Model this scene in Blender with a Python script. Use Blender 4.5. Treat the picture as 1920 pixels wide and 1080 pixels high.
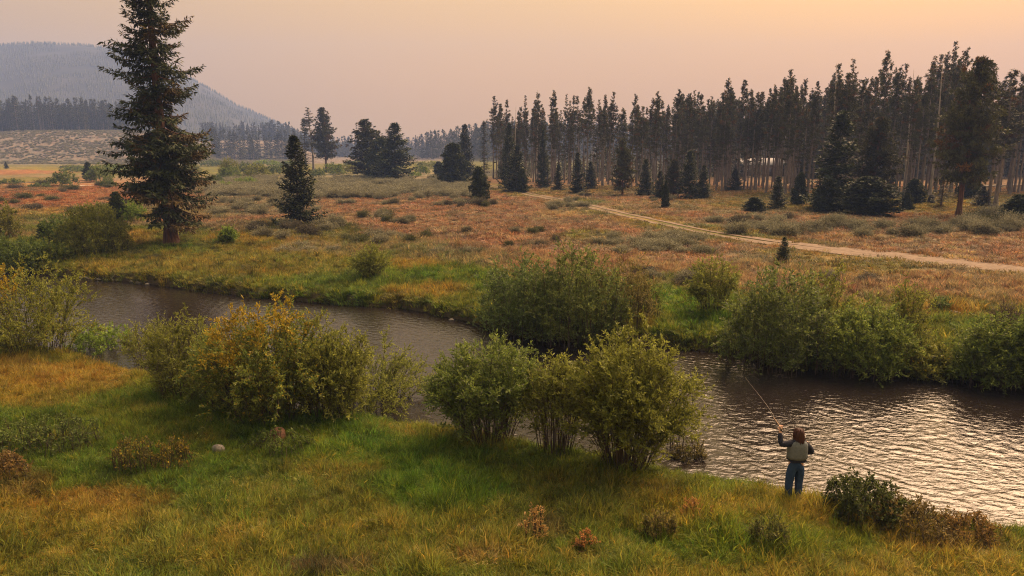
import bpy, math, random
import numpy as np
from mathutils import Vector, Matrix

R = math.radians
scene = bpy.context.scene
for o in list(bpy.data.objects):
    bpy.data.objects.remove(o)
col = scene.collection

# ------------------------------------------------------------------ camera
CAM_H = 7.9
PITCH = R(11.3)
FPX = 1297.0
cam_data = bpy.data.cameras.new('camera')
cam_data.sensor_width = 36.0
cam_data.lens = FPX / 1920.0 * 36.0
cam_data.clip_start = 0.1
cam_data.clip_end = 9000.0
cam = bpy.data.objects.new('camera', cam_data)
cam.location = (0, 0, CAM_H)
cam.rotation_euler = (math.pi / 2 - PITCH, 0, 0)
col.objects.link(cam)
scene.camera = cam

# ------------------------------------------------------------------ sky, sun, exposure
SUN_AZ, SUN_EL = R(46), R(47)
sun_dir = Vector((math.sin(SUN_AZ) * math.cos(SUN_EL), math.cos(SUN_AZ) * math.cos(SUN_EL), math.sin(SUN_EL)))
world = bpy.data.worlds.new('World')
scene.world = world
world.use_nodes = True
wn, wl = world.node_tree.nodes, world.node_tree.links
wn.clear()
w_out = wn.new('ShaderNodeOutputWorld')
sky = wn.new('ShaderNodeTexSky')
sky.sky_type = 'NISHITA'
sky.sun_disc = False
sky.sun_elevation = SUN_EL
sky.sun_rotation = SUN_AZ
sky.dust_density = 8.0
sky.air_density = 6.0
sky.ozone_density = 0.3
bg_sky = wn.new('ShaderNodeBackground')
bg_sky.inputs['Strength'].default_value = 0.05
wl.new(sky.outputs[0], bg_sky.inputs['Color'])
# the smoke layer high above: one smooth colour by angle from the sun
tc = wn.new('ShaderNodeTexCoord')
nrm = wn.new('ShaderNodeVectorMath'); nrm.operation = 'NORMALIZE'
wl.new(tc.outputs['Generated'], nrm.inputs[0])
dot = wn.new('ShaderNodeVectorMath'); dot.operation = 'DOT_PRODUCT'
dot.inputs[1].default_value = sun_dir
wl.new(nrm.outputs[0], dot.inputs[0])
ramp = wn.new('ShaderNodeValToRGB')
ramp.color_ramp.interpolation = 'EASE'
stops = [(0.0, (0.40, 0.30, 0.24)), (0.55, (0.165, 0.138, 0.118)), (0.80, (0.235, 0.178, 0.122)),
         (0.92, (0.30, 0.205, 0.092)), (0.985, (1.2, 0.70, 0.36)), (1.0, (2.0, 1.25, 0.7))]
while len(ramp.color_ramp.elements) < len(stops):
    ramp.color_ramp.elements.new(0.5)
for e, (p, c) in zip(ramp.color_ramp.elements, stops):
    e.position = p
    e.color = (*c, 1)
mad = wn.new('ShaderNodeMath'); mad.operation = 'MULTIPLY_ADD'
mad.inputs[1].default_value = 0.5; mad.inputs[2].default_value = 0.5
wl.new(dot.outputs['Value'], mad.inputs[0])
wl.new(mad.outputs[0], ramp.inputs[0])
bg_smoke = wn.new('ShaderNodeBackground')
bg_smoke.inputs['Strength'].default_value = 1.0
# low down the smoke is thicker and more orange
sep = wn.new('ShaderNodeSeparateXYZ'); wl.new(nrm.outputs[0], sep.inputs[0])
low = wn.new('ShaderNodeMapRange'); low.interpolation_type = 'SMOOTHSTEP'
low.inputs[1].default_value = 0.0; low.inputs[2].default_value = 0.42
wl.new(sep.outputs['Z'], low.inputs[0])
lowmix = wn.new('ShaderNodeMix'); lowmix.data_type = 'RGBA'
lowmix.inputs[6].default_value = (2.05, 1.36, 0.50, 1); lowmix.inputs[7].default_value = (1, 1, 1, 1)
wl.new(low.outputs[0], lowmix.inputs['Factor'])
smk = wn.new('ShaderNodeMix'); smk.data_type = 'RGBA'; smk.blend_type = 'MULTIPLY'; smk.inputs['Factor'].default_value = 1
wl.new(ramp.outputs[0], smk.inputs[6]); wl.new(lowmix.outputs[2], smk.inputs[7])
wl.new(smk.outputs[2], bg_smoke.inputs['Color'])
addsh = wn.new('ShaderNodeAddShader')
wl.new(bg_sky.outputs[0], addsh.inputs[0])
wl.new(bg_smoke.outputs[0], addsh.inputs[1])
wl.new(addsh.outputs[0], w_out.inputs['Surface'])

sun_data = bpy.data.lights.new('sun', 'SUN')
sun_data.energy = 5.0
sun_data.angle = R(48)
sun_data.color = (1.0, 0.67, 0.43)
sun = bpy.data.objects.new('sun', sun_data)
sun.rotation_euler = (-sun_dir).to_track_quat('-Z', 'Y').to_euler()
sun.location = (40, 40, 60)
col.objects.link(sun)

scene.view_settings.view_transform = 'Standard'
scene.view_settings.look = 'None'
scene.view_settings.exposure = 0.9
scene.view_settings.gamma = 1.0
scene.view_settings.use_curve_mapping = False
scene.render.engine = 'CYCLES'
cy = scene.cycles
cy.use_denoising = True
cy.denoising_prefilter = 'NONE'
cy.filter_width = 1.1
cy.max_bounces = 5
cy.diffuse_bounces = 3
cy.glossy_bounces = 3
cy.transmission_bounces = 3
cy.volume_bounces = 1
cy.use_adaptive_sampling = True
cy.adaptive_threshold = 0.01

# ------------------------------------------------------------------ helpers: noise, pixels to places
def smooth(a, b, x):
    t = np.clip((np.asarray(x, float) - a) / (b - a), 0, 1)
    return t * t * (3 - 2 * t)

def _hash(ix, iy, seed):
    h = (ix.astype(np.int64) * 374761393 + iy.astype(np.int64) * 668265263 + seed * 1442695041) & 0xFFFFFFFF
    h = ((h ^ (h >> 13)) * 1274126177) & 0xFFFFFFFF
    return ((h ^ (h >> 16)) & 0xFFFF) / 65535.0

def vnoise(x, y, seed=0):
    x = np.asarray(x, float); y = np.asarray(y, float)
    ix, iy = np.floor(x), np.floor(y)
    fx, fy = x - ix, y - iy
    fx = fx * fx * (3 - 2 * fx); fy = fy * fy * (3 - 2 * fy)
    a, b = _hash(ix, iy, seed), _hash(ix + 1, iy, seed)
    c, d = _hash(ix, iy + 1, seed), _hash(ix + 1, iy + 1, seed)
    return (a * (1 - fx) + b * fx) * (1 - fy) + (c * (1 - fx) + d * fx) * fy

def fbm(x, y, scale, octaves=4, seed=0):
    s, amp, tot = 0, 0.5, 0
    x = np.asarray(x, float) / scale; y = np.asarray(y, float) / scale
    for k in range(octaves):
        s = s + amp * vnoise(x + 17.3 * k, y - 9.1 * k, seed + k * 7)
        tot += amp; amp *= 0.5; x = x * 2.03; y = y * 2.03
    return s / tot                                           # 0..1

SP, CP = math.sin(PITCH), math.cos(PITCH)
def ray(px, py):
    dx, dy = (px - 960.0) / FPX, (540.0 - py) / FPX
    return dx, CP + dy * SP, dy * CP - SP                    # x right, y forward, z up

def on_plane(px, py, z):
    dx, dy, dz = ray(px, py)
    t = (z - CAM_H) / dz
    return dx * t, dy * t

# river banks: where they stand on the ground
near_px = [(-900, 575), (-300, 618), (0, 648), (150, 672), (260, 705), (400, 745), (560, 775), (700, 790), (790, 796), (860, 806), (950, 822),
           (1100, 856), (1250, 886), (1400, 908), (1500, 931), (1700, 962), (1870, 992), (2100, 1025), (2700, 1095)]
far_px = [(-900, 470), (-300, 492), (0, 508), (160, 522), (300, 535), (450, 555), (640, 570), (750, 578), (860, 600), (950, 628), (1100, 645),
          (1250, 653), (1380, 662), (1450, 686), (1600, 696), (1720, 702), (1800, 712), (1920, 730), (2300, 752), (2700, 775)]
near_w = np.array([on_plane(a, b, 0.30) for a, b in near_px])
far_w = np.array([on_plane(a, b, 0.0) for a, b in far_px])
near_w = np.vstack([[near_w[0, 0] - 400, near_w[0, 1] + 190], near_w, [near_w[-1, 0] + 300, near_w[-1, 1] - 120]])
far_w = np.vstack([[far_w[0, 0] - 400, far_w[0, 1] + 190], far_w, [far_w[-1, 0] + 300, far_w[-1, 1] - 120]])

def y_near(x):
    return np.interp(x, near_w[:, 0], near_w[:, 1]) + 0.5 * (fbm(x, 0, 2.2, 3, 3) - 0.5)
def y_far(x):
    return np.interp(x, far_w[:, 0], far_w[:, 1]) + 0.8 * (fbm(x, 0, 2.5, 3, 5) - 0.5)

# the dirt track, centre line and width
track_px = [(905, 346), (930, 351), (1000, 366), (1080, 381), (1150, 398), (1250, 420), (1330, 437), (1450, 455), (1550, 467), (1700, 483), (1920, 506), (2300, 545)]
track_w = np.array([on_plane(a, b, 1.0) for a, b in track_px])
def track_dist(x, y):
    x = np.asarray(x, float); y = np.asarray(y, float)
    best = np.full(np.broadcast(x, y).shape, 1e9)
    for (ax, ay), (bx, by) in zip(track_w[:-1], track_w[1:]):
        vx, vy = bx - ax, by - ay
        t = np.clip(((x - ax) * vx + (y - ay) * vy) / (vx * vx + vy * vy), 0, 1)
        best = np.minimum(best, np.hypot(x - ax - t * vx, y - ay - t * vy))
    return best

def height(x, y):
    x = np.asarray(x, float); y = np.asarray(y, float)
    yn, yf = y_near(x), y_far(x)
    dn, df = (yn - y) * 0.9, (y - yf) * 0.9
    bed = -0.55
    near = 0.32 * smooth(-0.7, 0.25, dn) + 0.022 * np.clip(dn, 0, 25) + 0.26 * (fbm(x, y, 2.6, 4, 11) - 0.5) * smooth(0, 1.2, dn) + 0.06 * (fbm(x, y, 0.6, 2, 12) - 0.5) * smooth(0.3, 1.5, dn)
    calm = smooth(0.8, 4.0, track_dist(x, y))
    far = 0.52 * smooth(-0.1, 0.45, df) + 0.48 * smooth(0.4, 16, df) + (0.5 * (fbm(x, y, 5.0, 4, 21) - 0.5) + 0.1 * (fbm(x, y, 0.9, 2, 22) - 0.5)) * smooth(0.3, 5, df) * (0.15 + 0.85 * calm)
    z = np.where(dn > -0.7, np.maximum(bed + (near - bed) * smooth(-0.75, 0.05, dn), bed), bed)
    z = np.where(df > -0.25, bed + (far - bed) * smooth(-0.25, 0.12, df), z)
    u = x / np.maximum(y, 1.0)
    hill_a = 19.0 * smooth(345, 480, y) * smooth(-0.405, -0.50, u)                 # sage slope under the far wood on the left
    hill_b = 15.0 * smooth(470, 640, y) * smooth(-0.26, -0.33, u)                 # paler slope behind it
    hill_c = 9.0 * smooth(400, 560, y) * smooth(-0.14, -0.02, u)                 # wooded rise behind the pines
    z = z + np.maximum(np.maximum(hill_a, hill_b), hill_c) + 1.5 * (fbm(x, y, 60, 3, 31) - 0.5) * smooth(250, 500, y)
    return z

def at(px, py):
    """the point of the ground seen at pixel (px, py)"""
    dx, dy, dz = ray(px, py)
    if py < 306:
        t = np.concatenate([np.linspace(20, 900, 2500)])
    else:
        t = np.concatenate([np.linspace(5, 60, 1600), np.linspace(60, 420, 2400)])
    zz = height(dx * t, dy * t)
    below = np.nonzero(CAM_H + dz * t <= zz)[0]
    k = below[0] if len(below) else len(t) - 1
    return np.array([dx * t[k], dy * t[k], zz[k]])

def top_height(px_top, py_top, p):
    """height above p of a thing standing at p whose tip is seen at py_top"""
    dx, dy, dz = ray(px_top, py_top)
    return CAM_H + dz * (p[1] / dy) - p[2]

def px_size(n, p):
    """metres that n photo pixels span at p"""
    return n * (p[1] * CP + (CAM_H - p[2]) * SP) / FPX

def screen(x, y, z):
    zc = y * CP - (z - CAM_H) * SP
    yc = y * SP + (z - CAM_H) * CP
    return 960 + FPX * x / zc, 540 - FPX * yc / zc

# ------------------------------------------------------------------ helpers: meshes and objects
def make_mesh(name, verts, faces, material=None, tint=None, smooth_shade=False):
    """verts (N,3); faces (M,k) array or list of such arrays"""
    me = bpy.data.meshes.new(name)
    if not isinstance(faces, list):
        faces = [faces]
    faces = [np.asarray(f, np.int32) for f in faces if len(f)]
    verts = np.asarray(verts, np.float32)
    me.vertices.add(len(verts))
    me.vertices.foreach_set('co', verts.ravel())
    nl = sum(f.size for f in faces)
    npoly = sum(len(f) for f in faces)
    if nl:
        me.loops.add(nl)
        me.loops.foreach_set('vertex_index', np.concatenate([f.ravel() for f in faces]))
        tot = np.concatenate([np.full(len(f), f.shape[1], np.int32) for f in faces])
        start = np.concatenate([[0], np.cumsum(tot)[:-1]]).astype(np.int32)
        me.polygons.add(npoly)
        me.polygons.foreach_set('loop_start', start)
        if smooth_shade:
            me.polygons.foreach_set('use_smooth', np.ones(npoly, bool))
    if tint is not None:
        a = me.attributes.new('tint', 'FLOAT_COLOR', 'POINT')
        c = np.ones((len(verts), 4), np.float32)
        c[:, :3] = tint
        a.data.foreach_set('color', c.ravel())
    me.update(calc_edges=True)
    if material:
        me.materials.append(material)
    return me

class Acc:
    """collects pieces of one mesh"""
    def __init__(self):
        self.v, self.f, self.t, self.n = [], {}, [], 0
    def add(self, v, f, tint=(1, 1, 1)):
        v = np.asarray(v, float).reshape(-1, 3)
        f = np.asarray(f, int)
        self.f.setdefault(f.shape[1], []).append(f + self.n)
        self.v.append(v)
        t = np.asarray(tint, float)
        self.t.append(np.broadcast_to(t, v.shape) if t.ndim == 1 else t)
        self.n += len(v)
    def tube(self, pts, rad, k=6, tint=(1, 1, 1), cap=True):
        pts = np.asarray(pts, float); m = len(pts)
        rad = np.broadcast_to(np.asarray(rad, float), (m,))
        tan = np.gradient(pts, axis=0)
        tan /= np.linalg.norm(tan, axis=1)[:, None] + 1e-9
        ref = np.array([0, 0, 1.0]) if abs(tan[0][2]) < 0.8 else np.array([1.0, 0, 0])
        s = np.cross(tan, ref); s /= np.linalg.norm(s, axis=1)[:, None] + 1e-9
        b = np.cross(tan, s)
        a = np.arange(k) * 2 * math.pi / k
        ring = pts[:, None, :] + rad[:, None, None] * (np.cos(a)[None, :, None] * s[:, None, :] + np.sin(a)[None, :, None] * b[:, None, :])
        i = np.arange(m - 1)[:, None] * k; j = np.arange(k)[None, :]; j2 = (j + 1) % k
        q = np.stack([i + j, i + j2, i + k + j2, i + k + j], -1).reshape(-1, 4)
        self.add(ring.reshape(-1, 3), q, tint)
        if cap and k >= 5:
            base = self.n - m * k
            for off in (0, (m - 1) * k):
                c = pts[0] if off == 0 else pts[-1]
                ids = off + np.arange(k)
                v = np.vstack([ring.reshape(-1, 3)[ids], c])
                self.add(v, np.stack([np.arange(k), (np.arange(k) + 1) % k, np.full(k, k)], -1), tint)
    def blades(self, P, D, L, W, tint, rng, flat=None, bend=None):
        """diamond leaves: base P, direction D, length L, width W"""
        n = len(P)
        if n == 0: return
        D = D / (np.linalg.norm(D, axis=1)[:, None] + 1e-9)
        r = rng.normal(size=(n, 3)) if flat is None else flat + 0.5 * rng.normal(size=(n, 3))
        s = np.cross(D, r); s /= np.linalg.norm(s, axis=1)[:, None] + 1e-9
        L = np.broadcast_to(L, (n,))[:, None]; W = np.broadcast_to(W, (n,))[:, None]
        mid = P + D * L * 0.45
        tip = P + D * L
        if bend is not None:
            tip = tip + bend * L
        v = np.stack([P, mid + s * W / 2, tip, mid - s * W / 2], 1).reshape(-1, 3)
        f = (np.arange(n)[:, None] * 4 + np.arange(4)[None, :])
        t = np.asarray(tint, float)
        t = np.broadcast_to(t, (n, 3))
        self.add(v, f, np.repeat(t, 4, axis=0))
    def mesh(self, name, material, smooth_shade=False):
        return make_mesh(name, np.vstack(self.v), [np.vstack(f) for f in self.f.values()], material, np.vstack(self.t), smooth_shade)

def link(name, data, parent=None, loc=None):
    o = bpy.data.objects.new(name, data)
    col.objects.link(o)
    if parent: o.parent = parent
    if loc is not None: o.location = loc
    return o

def tag(o, label=None, cat=None, group=None, kind=None):
    if label: o['label'] = label
    if cat: o['category'] = cat
    if group: o['group'] = group
    if kind: o['kind'] = kind
    return o

def thing(name, label, cat, loc, rotz=0.0, scale=(1, 1, 1), group=None):
    o = link(name, None)
    o.empty_display_size = 0.3
    o.location = loc; o.rotation_euler = (0, 0, rotz); o.scale = scale
    return tag(o, label, cat, group)

def place(name, parts, label, cat, loc, rotz=0.0, scale=(1, 1, 1), group=None):
    """one more individual: an Empty at its foot and its parts, sharing mesh data"""
    o = thing(name, label, cat, loc, rotz, scale, group)
    for pn, me in parts:
        link(pn, me, o)
    return o

# ------------------------------------------------------------------ materials
def new_mat(name):
    m = bpy.data.materials.new(name); m.use_nodes = True
    nt = m.node_tree; nt.nodes.clear()
    out = nt.nodes.new('ShaderNodeOutputMaterial')
    return m, nt.nodes, nt.links, out

def leaf_mat(name, base, translucent=0.35, attr='GEOMETRY', vary=0.25, rough=0.6, mul=True):
    m, n, l, out = new_mat(name)
    at_ = n.new('ShaderNodeAttribute'); at_.attribute_name = 'tint'; at_.attribute_type = 'GEOMETRY'
    mx = n.new('ShaderNodeMix'); mx.data_type = 'RGBA'; mx.blend_type = 'MULTIPLY'
    mx.inputs['Factor'].default_value = 1
    mx.inputs[6].default_value = (*base, 1)
    l.new(at_.outputs['Color'], mx.inputs[7])
    src = mx.outputs[2]
    if attr == 'INSTANCER':
        ai = n.new('ShaderNodeAttribute'); ai.attribute_name = 'tint'; ai.attribute_type = 'INSTANCER'
        m2 = n.new('ShaderNodeMix'); m2.data_type = 'RGBA'; m2.blend_type = 'MULTIPLY'; m2.inputs['Factor'].default_value = 1
        l.new(src, m2.inputs[6]); l.new(ai.outputs['Color'], m2.inputs[7])
        src = m2.outputs[2]
    elif vary:
        oi = n.new('ShaderNodeObjectInfo')
        hs = n.new('ShaderNodeHueSaturation')
        mr = n.new('ShaderNodeMapRange'); mr.inputs[3].default_value = 1 - vary; mr.inputs[4].default_value = 1 + vary
        l.new(oi.outputs['Random'], mr.inputs[0]); l.new(mr.outputs[0], hs.inputs['Value'])
        l.new(src, hs.inputs['Color']); src = hs.outputs[0]
    p = n.new('ShaderNodeBsdfPrincipled')
    p.inputs['Roughness'].default_value = rough
    p.inputs['Specular IOR Level'].default_value = 0.25
    l.new(src, p.inputs['Base Color'])
    if translucent > 0:
        tr = n.new('ShaderNodeBsdfTranslucent'); l.new(src, tr.inputs['Color'])
        ms = n.new('ShaderNodeMixShader'); ms.inputs[0].default_value = translucent
        l.new(p.outputs[0], ms.inputs[1]); l.new(tr.outputs[0], ms.inputs[2]); l.new(ms.outputs[0], out.inputs[0])
    else:
        l.new(p.outputs[0], out.inputs[0])
    return m

def rough_mat(name, c1, c2, scale=6.0, stretch=(1, 1, 1), rough=0.85, bump=0.4, attr=False, detail=6.0, dist=0.02, spec=0.25):
    m, n, l, out = new_mat(name)
    tcn = n.new('ShaderNodeTexCoord'); mp = n.new('ShaderNodeMapping'); mp.inputs['Scale'].default_value = stretch
    l.new(tcn.outputs['Object'], mp.inputs[0])
    nz = n.new('ShaderNodeTexNoise'); nz.inputs['Scale'].default_value = scale; nz.inputs['Detail'].default_value = detail
    l.new(mp.outputs[0], nz.inputs['Vector'])
    cr = n.new('ShaderNodeValToRGB')
    cr.color_ramp.elements[0].position = 0.32; cr.color_ramp.elements[0].color = (*c1, 1)
    cr.color_ramp.elements[1].position = 0.68; cr.color_ramp.elements[1].color = (*c2, 1)
    l.new(nz.outputs['Fac'], cr.inputs[0])
    src = cr.outputs[0]
    if attr:
        a = n.new('ShaderNodeAttribute'); a.attribute_name = 'tint'
        mx = n.new('ShaderNodeMix'); mx.data_type = 'RGBA'; mx.blend_type = 'MULTIPLY'; mx.inputs['Factor'].default_value = 1
        l.new(src, mx.inputs[6]); l.new(a.outputs['Color'], mx.inputs[7]); src = mx.outputs[2]
    p = n.new('ShaderNodeBsdfPrincipled'); p.inputs['Roughness'].default_value = rough
    p.inputs['Specular IOR Level'].default_value = spec
    l.new(src, p.inputs['Base Color'])
    if bump:
        b = n.new('ShaderNodeBump'); b.inputs['Strength'].default_value = bump; b.inputs['Distance'].default_value = dist
        l.new(nz.outputs['Fac'], b.inputs['Height']); l.new(b.outputs[0], p.inputs['Normal'])
    l.new(p.outputs[0], out.inputs[0])
    return m

# ------------------------------------------------------------------ what grows where: one colour field for soil and herbs
GREEN = (0.074, 0.098, 0.015); LUSH = (0.068, 0.116, 0.014); OLIVE = (0.112, 0.106, 0.021); YELLOW = (0.180, 0.142, 0.026)
ORANGE = (0.215, 0.122, 0.026); RUST = (0.235, 0.105, 0.046); BROWN = (0.185, 0.114, 0.064); TAN = (0.22, 0.15, 0.085)
SAGE = (0.135, 0.125, 0.075); DARKSOIL = (0.06, 0.042, 0.03); STRAW = (0.27, 0.19, 0.085); SLOPE = (0.160, 0.130, 0.105)
# photo pixel centre, half sizes in pixels, colour, strength
blobs_px = [
    # far valley floor and meadow
    (330, 322, 420, 12, OLIVE, .9), (900, 312, 300, 9, OLIVE, .9), (60, 320, 110, 6, YELLOW, .7),
    (120, 372, 175, 32, RUST, 1), (60, 352, 90, 10, ORANGE, .5), (20, 325, 120, 5, RUST, .9), (40, 340, 110, 6, OLIVE, .8),
    (450, 352, 75, 20, LUSH, .9), (320, 405, 130, 14, OLIVE, .8),
    (640, 352, 260, 26, SAGE, .95), (480, 382, 130, 30, SAGE, .8), (520, 345, 200, 12, OLIVE, .5),
    (720, 390, 190, 16, BROWN, .6), (900, 415, 260, 40, BROWN, .9), (760, 450, 170, 22, BROWN, .9), (1060, 408, 75, 7, STRAW, .8),
    (1110, 452, 70, 12, OLIVE, .9), (1390, 445, 150, 12, OLIVE, .9), (1100, 386, 50, 6, LUSH, .7), (1250, 430, 60, 8, OLIVE, .7),
    (1640, 510, 200, 24, OLIVE, .85), (1500, 488, 90, 16, OLIVE, .7), (1830, 545, 150, 30, TAN, .5), (1790, 525, 120, 16, TAN, .4),
    (1400, 395, 380, 18, SAGE, .5), (1650, 440, 330, 20, BROWN, .8), (1850, 455, 180, 22, TAN, .5), (1600, 452, 80, 9, ORANGE, .4), (1800, 495, 90, 6, STRAW, .4),
    (1650, 385, 420, 26, (0.145, 0.125, 0.030), .95), (1150, 362, 260, 10, (0.15, 0.12, 0.035), .8), (1800, 395, 150, 14, YELLOW, .6), (1560, 402, 80, 7, (0.085, 0.08, 0.025), .8),
    (890, 470, 70, 22, (0.15, 0.075, 0.04), .9), (870, 482, 90, 9, (0.07, 0.045, 0.035), .6), (1300, 480, 120, 14, BROWN, .6),
    # green strip on the far bank
    (230, 470, 300, 46, GREEN, 1), (420, 470, 240, 30, OLIVE, .8), (330, 478, 60, 12, LUSH, .8), (250, 455, 40, 12, ORANGE, .6), (240, 497, 110, 12, YELLOW, .7),
    (100, 430, 110, 24, GREEN, .9), (130, 405, 120, 10, YELLOW, .7), (470, 500, 300, 26, OLIVE, .9), (560, 440, 120, 22, GREEN, .8), (480, 455, 90, 9, YELLOW, .6),
    (680, 480, 160, 30, OLIVE, .9), (780, 520, 170, 40, LUSH, .8), (800, 545, 90, 14, ORANGE, .55), (770, 500, 60, 12, ORANGE, .6), (640, 530, 140, 14, GREEN, .7), (560, 475, 80, 8, ORANGE, .4),
    (1260, 580, 130, 50, LUSH, 1), (1200, 600, 60, 20, YELLOW, .4), (1700, 590, 260, 26, OLIVE, .6), (1770, 592, 90, 10, ORANGE, .6),
    # near bank
    (90, 690, 170, 34, ORANGE, .95), (60, 735, 130, 26, ORANGE, .5), (150, 662, 130, 14, GREEN, .6), (480, 770, 260, 50, LUSH, .9), (200, 790, 200, 40, GREEN, .8),
    (330, 900, 160, 60, GREEN, .7), (120, 960, 220, 40, ORANGE, .55), (220, 925, 120, 22, (0.21, 0.115, 0.03), .7), (60, 1000, 150, 50, OLIVE, .8), (300, 1010, 200, 50, OLIVE, .7),
    (560, 900, 160, 40, OLIVE, .7), (650, 860, 120, 22, YELLOW, .4), (830, 900, 130, 50, LUSH, .9), (700, 830, 200, 30, LUSH, .7), (1000, 850, 220, 26, GREEN, .8),
    (1150, 920, 150, 40, OLIVE, .9), (1010, 975, 60, 20, BROWN, .5), (1400, 1000, 300, 60, LUSH, .7), (1300, 960, 200, 30, YELLOW, .4), (1560, 950, 90, 20, YELLOW, .5), (1700, 1050, 250, 40, OLIVE, .8),
    (1800, 1000, 160, 20, (0.14, 0.075, 0.03), .6), (600, 1062, 110, 18, DARKSOIL, .7), (620, 1060, 60, 10, (0.16, 0.1, 0.055), .7), (20, 900, 80, 30, (0.12, 0.07, 0.025), .7), (870, 1010, 260, 40, OLIVE, .6), (1000, 1070, 300, 30, GREEN, .6),
    (400, 860, 120, 30, GREEN, .6), (900, 1030, 60, 14, BROWN, .5),
]
blobs = []
for (bx, by, rx, ry, c, s) in blobs_px:
    p = on_plane(bx, max(by, 296), 0.6)
    w = abs(on_plane(bx + rx, max(by, 296), 0.6)[0] - p[0])
    y1 = on_plane(bx, max(by - ry, 293), 0.6)[1]; y0 = on_plane(bx, by + ry, 0.6)[1]
    blobs.append((p[0], p[1], w, y1 - p[1], p[1] - y0, p[0] / max(p[1], 1), c, s))

def zone(x, y, bare_bank=True):
    x = np.asarray(x, float); y = np.asarray(y, float)
    dn, df = y_near(x) - y, y - y_far(x)
    n1, n2, n3 = fbm(x, y, 3.0, 4, 41), fbm(x, y, 9.0, 3, 42), fbm(x, y, 0.9, 3, 43)
    def mix(a, b, w): return a * (1 - w[..., None]) + np.asarray(b) * w[..., None]
    c = np.broadcast_to(np.array(BROWN), x.shape + (3,)).copy()
    c = mix(c, RUST, 0.3 * smooth(.45, .7, n2)); c = mix(c, TAN, 0.55 * smooth(.5, .75, fbm(x, y, 14, 3, 47)))
    c = mix(c, SAGE, smooth(150, 210, y) * 0.8)
    c = mix(c, OLIVE, smooth(170, 260, y) * 0.7 * smooth(.35, .6, n2))
    c = mix(c, SLOPE, smooth(330, 385, y))
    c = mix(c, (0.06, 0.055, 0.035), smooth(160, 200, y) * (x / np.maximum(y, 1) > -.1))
    strip = 1 - smooth(0.75, 1.35, df / (6.5 + 5 * n2))
    c = mix(c, GREEN, strip)
    nearm = (dn > -1.5).astype(float)
    c = mix(c, GREEN, nearm); c = mix(c, OLIVE, nearm * 0.8 * smooth(.42, .62, n2)); c = mix(c, YELLOW, nearm * .5 * smooth(.55, .75, n1))
    for (bx, by, w, hu, hd, u, col_, s) in blobs:
        dy = y - by
        dx = x - bx - u * dy                                   # blob runs along the line of sight of its own place
        q = np.hypot(dx / w, dy / np.where(dy > 0, hu, hd))
        k = s * (1 - smooth(0.55, 1.25, q + 0.7 * (n1 - 0.5) + 0.5 * (n3 - 0.5)))
        if by < 32 and bx < 30 and (dn.size and True):
            k = k * np.where((dn > -1.0) == (by < np.interp(bx, near_w[:, 0], near_w[:, 1]) + 0.5), 1, 0)
        c = mix(c, col_, k)
    c = mix(c, SAGE, (df > 10) * (y < 150) * .5 * smooth(.50, .66, fbm(x, y, 5.0, 4, 44)))
    td = track_dist(x, y)
    c = mix(c, OLIVE, .75 * smooth(5.5, 2.5, td) * smooth(.3, .6, fbm(x, y, 6.0, 2, 45)))
    c = mix(c, c * np.array([.94, 1.04, .90]), nearm)
    bright = 0.60 + 0.80 * n3 + 0.4 * (n1 - 0.5)
    c = c * bright[..., None]
    hue = (fbm(x, y, 1.7, 3, 46) - 0.5)
    c = c * np.stack([1 + 0.5 * hue, 1 + 0 * hue, 1 - 0.3 * hue], -1)
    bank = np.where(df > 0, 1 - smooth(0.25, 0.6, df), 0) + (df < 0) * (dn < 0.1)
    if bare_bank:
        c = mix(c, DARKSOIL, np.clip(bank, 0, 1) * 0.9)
    return c

# ------------------------------------------------------------------ ground
us = np.concatenate([np.linspace(-1.75, -0.62, 120, endpoint=False), np.linspace(-0.62, 0.52, 520, endpoint=False), np.linspace(0.52, 1.75, 130)])
ys = [-45.0]
while ys[-1] < 1690:
    y_ = ys[-1]
    if y_ < 4: d = 3.0
    elif y_ < 46: d = 0.26
    else: d = 0.26 + (y_ - 46) * 0.016
    ys.append(y_ + d)
ys = np.array(ys)
Yg, Ug = np.meshgrid(ys, us, indexing='ij')
Xg = Ug * (np.maximum(Yg, -45) + 60.0)
Zg = height(Xg, Yg)
nr, nc = Yg.shape
idx = np.arange(nr * nc).reshape(nr, nc)
quads = np.stack([idx[:-1, :-1], idx[:-1, 1:], idx[1:, 1:], idx[1:, :-1]], -1).reshape(-1, 4)
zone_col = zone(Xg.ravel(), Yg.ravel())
under = smooth(-0.5, 0.3, y_near(Xg.ravel()) - Yg.ravel())                # dark soil and thatch, plus shade among the blades painted into the near ground
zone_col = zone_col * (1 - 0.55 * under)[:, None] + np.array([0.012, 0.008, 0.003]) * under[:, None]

m, n, l, out = new_mat('soil and herbs')
a = n.new('ShaderNodeAttribute'); a.attribute_name = 'tint'
tcn = n.new('ShaderNodeTexCoord')
nz = n.new('ShaderNodeTexNoise'); nz.inputs['Scale'].default_value = 2.2; nz.inputs['Detail'].default_value = 9; nz.inputs['Roughness'].default_value = 0.7
nz2 = n.new('ShaderNodeTexNoise'); nz2.inputs['Scale'].default_value = 0.45; nz2.inputs['Detail'].default_value = 8; nz2.inputs['Roughness'].default_value = 0.75
l.new(tcn.outputs['Object'], nz.inputs['Vector']); l.new(tcn.outputs['Object'], nz2.inputs['Vector'])
mr = n.new('ShaderNodeMapRange'); mr.inputs[1].default_value = 0.3; mr.inputs[2].default_value = 0.72; mr.inputs[3].default_value = 0.5; mr.inputs[4].default_value = 1.35
mr2 = n.new('ShaderNodeMapRange'); mr2.inputs[1].default_value = 0.3; mr2.inputs[2].default_value = 0.7; mr2.inputs[3].default_value = 0.7; mr2.inputs[4].default_value = 1.25
l.new(nz.outputs['Fac'], mr.inputs[0]); l.new(nz2.outputs['Fac'], mr2.inputs[0])
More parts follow.
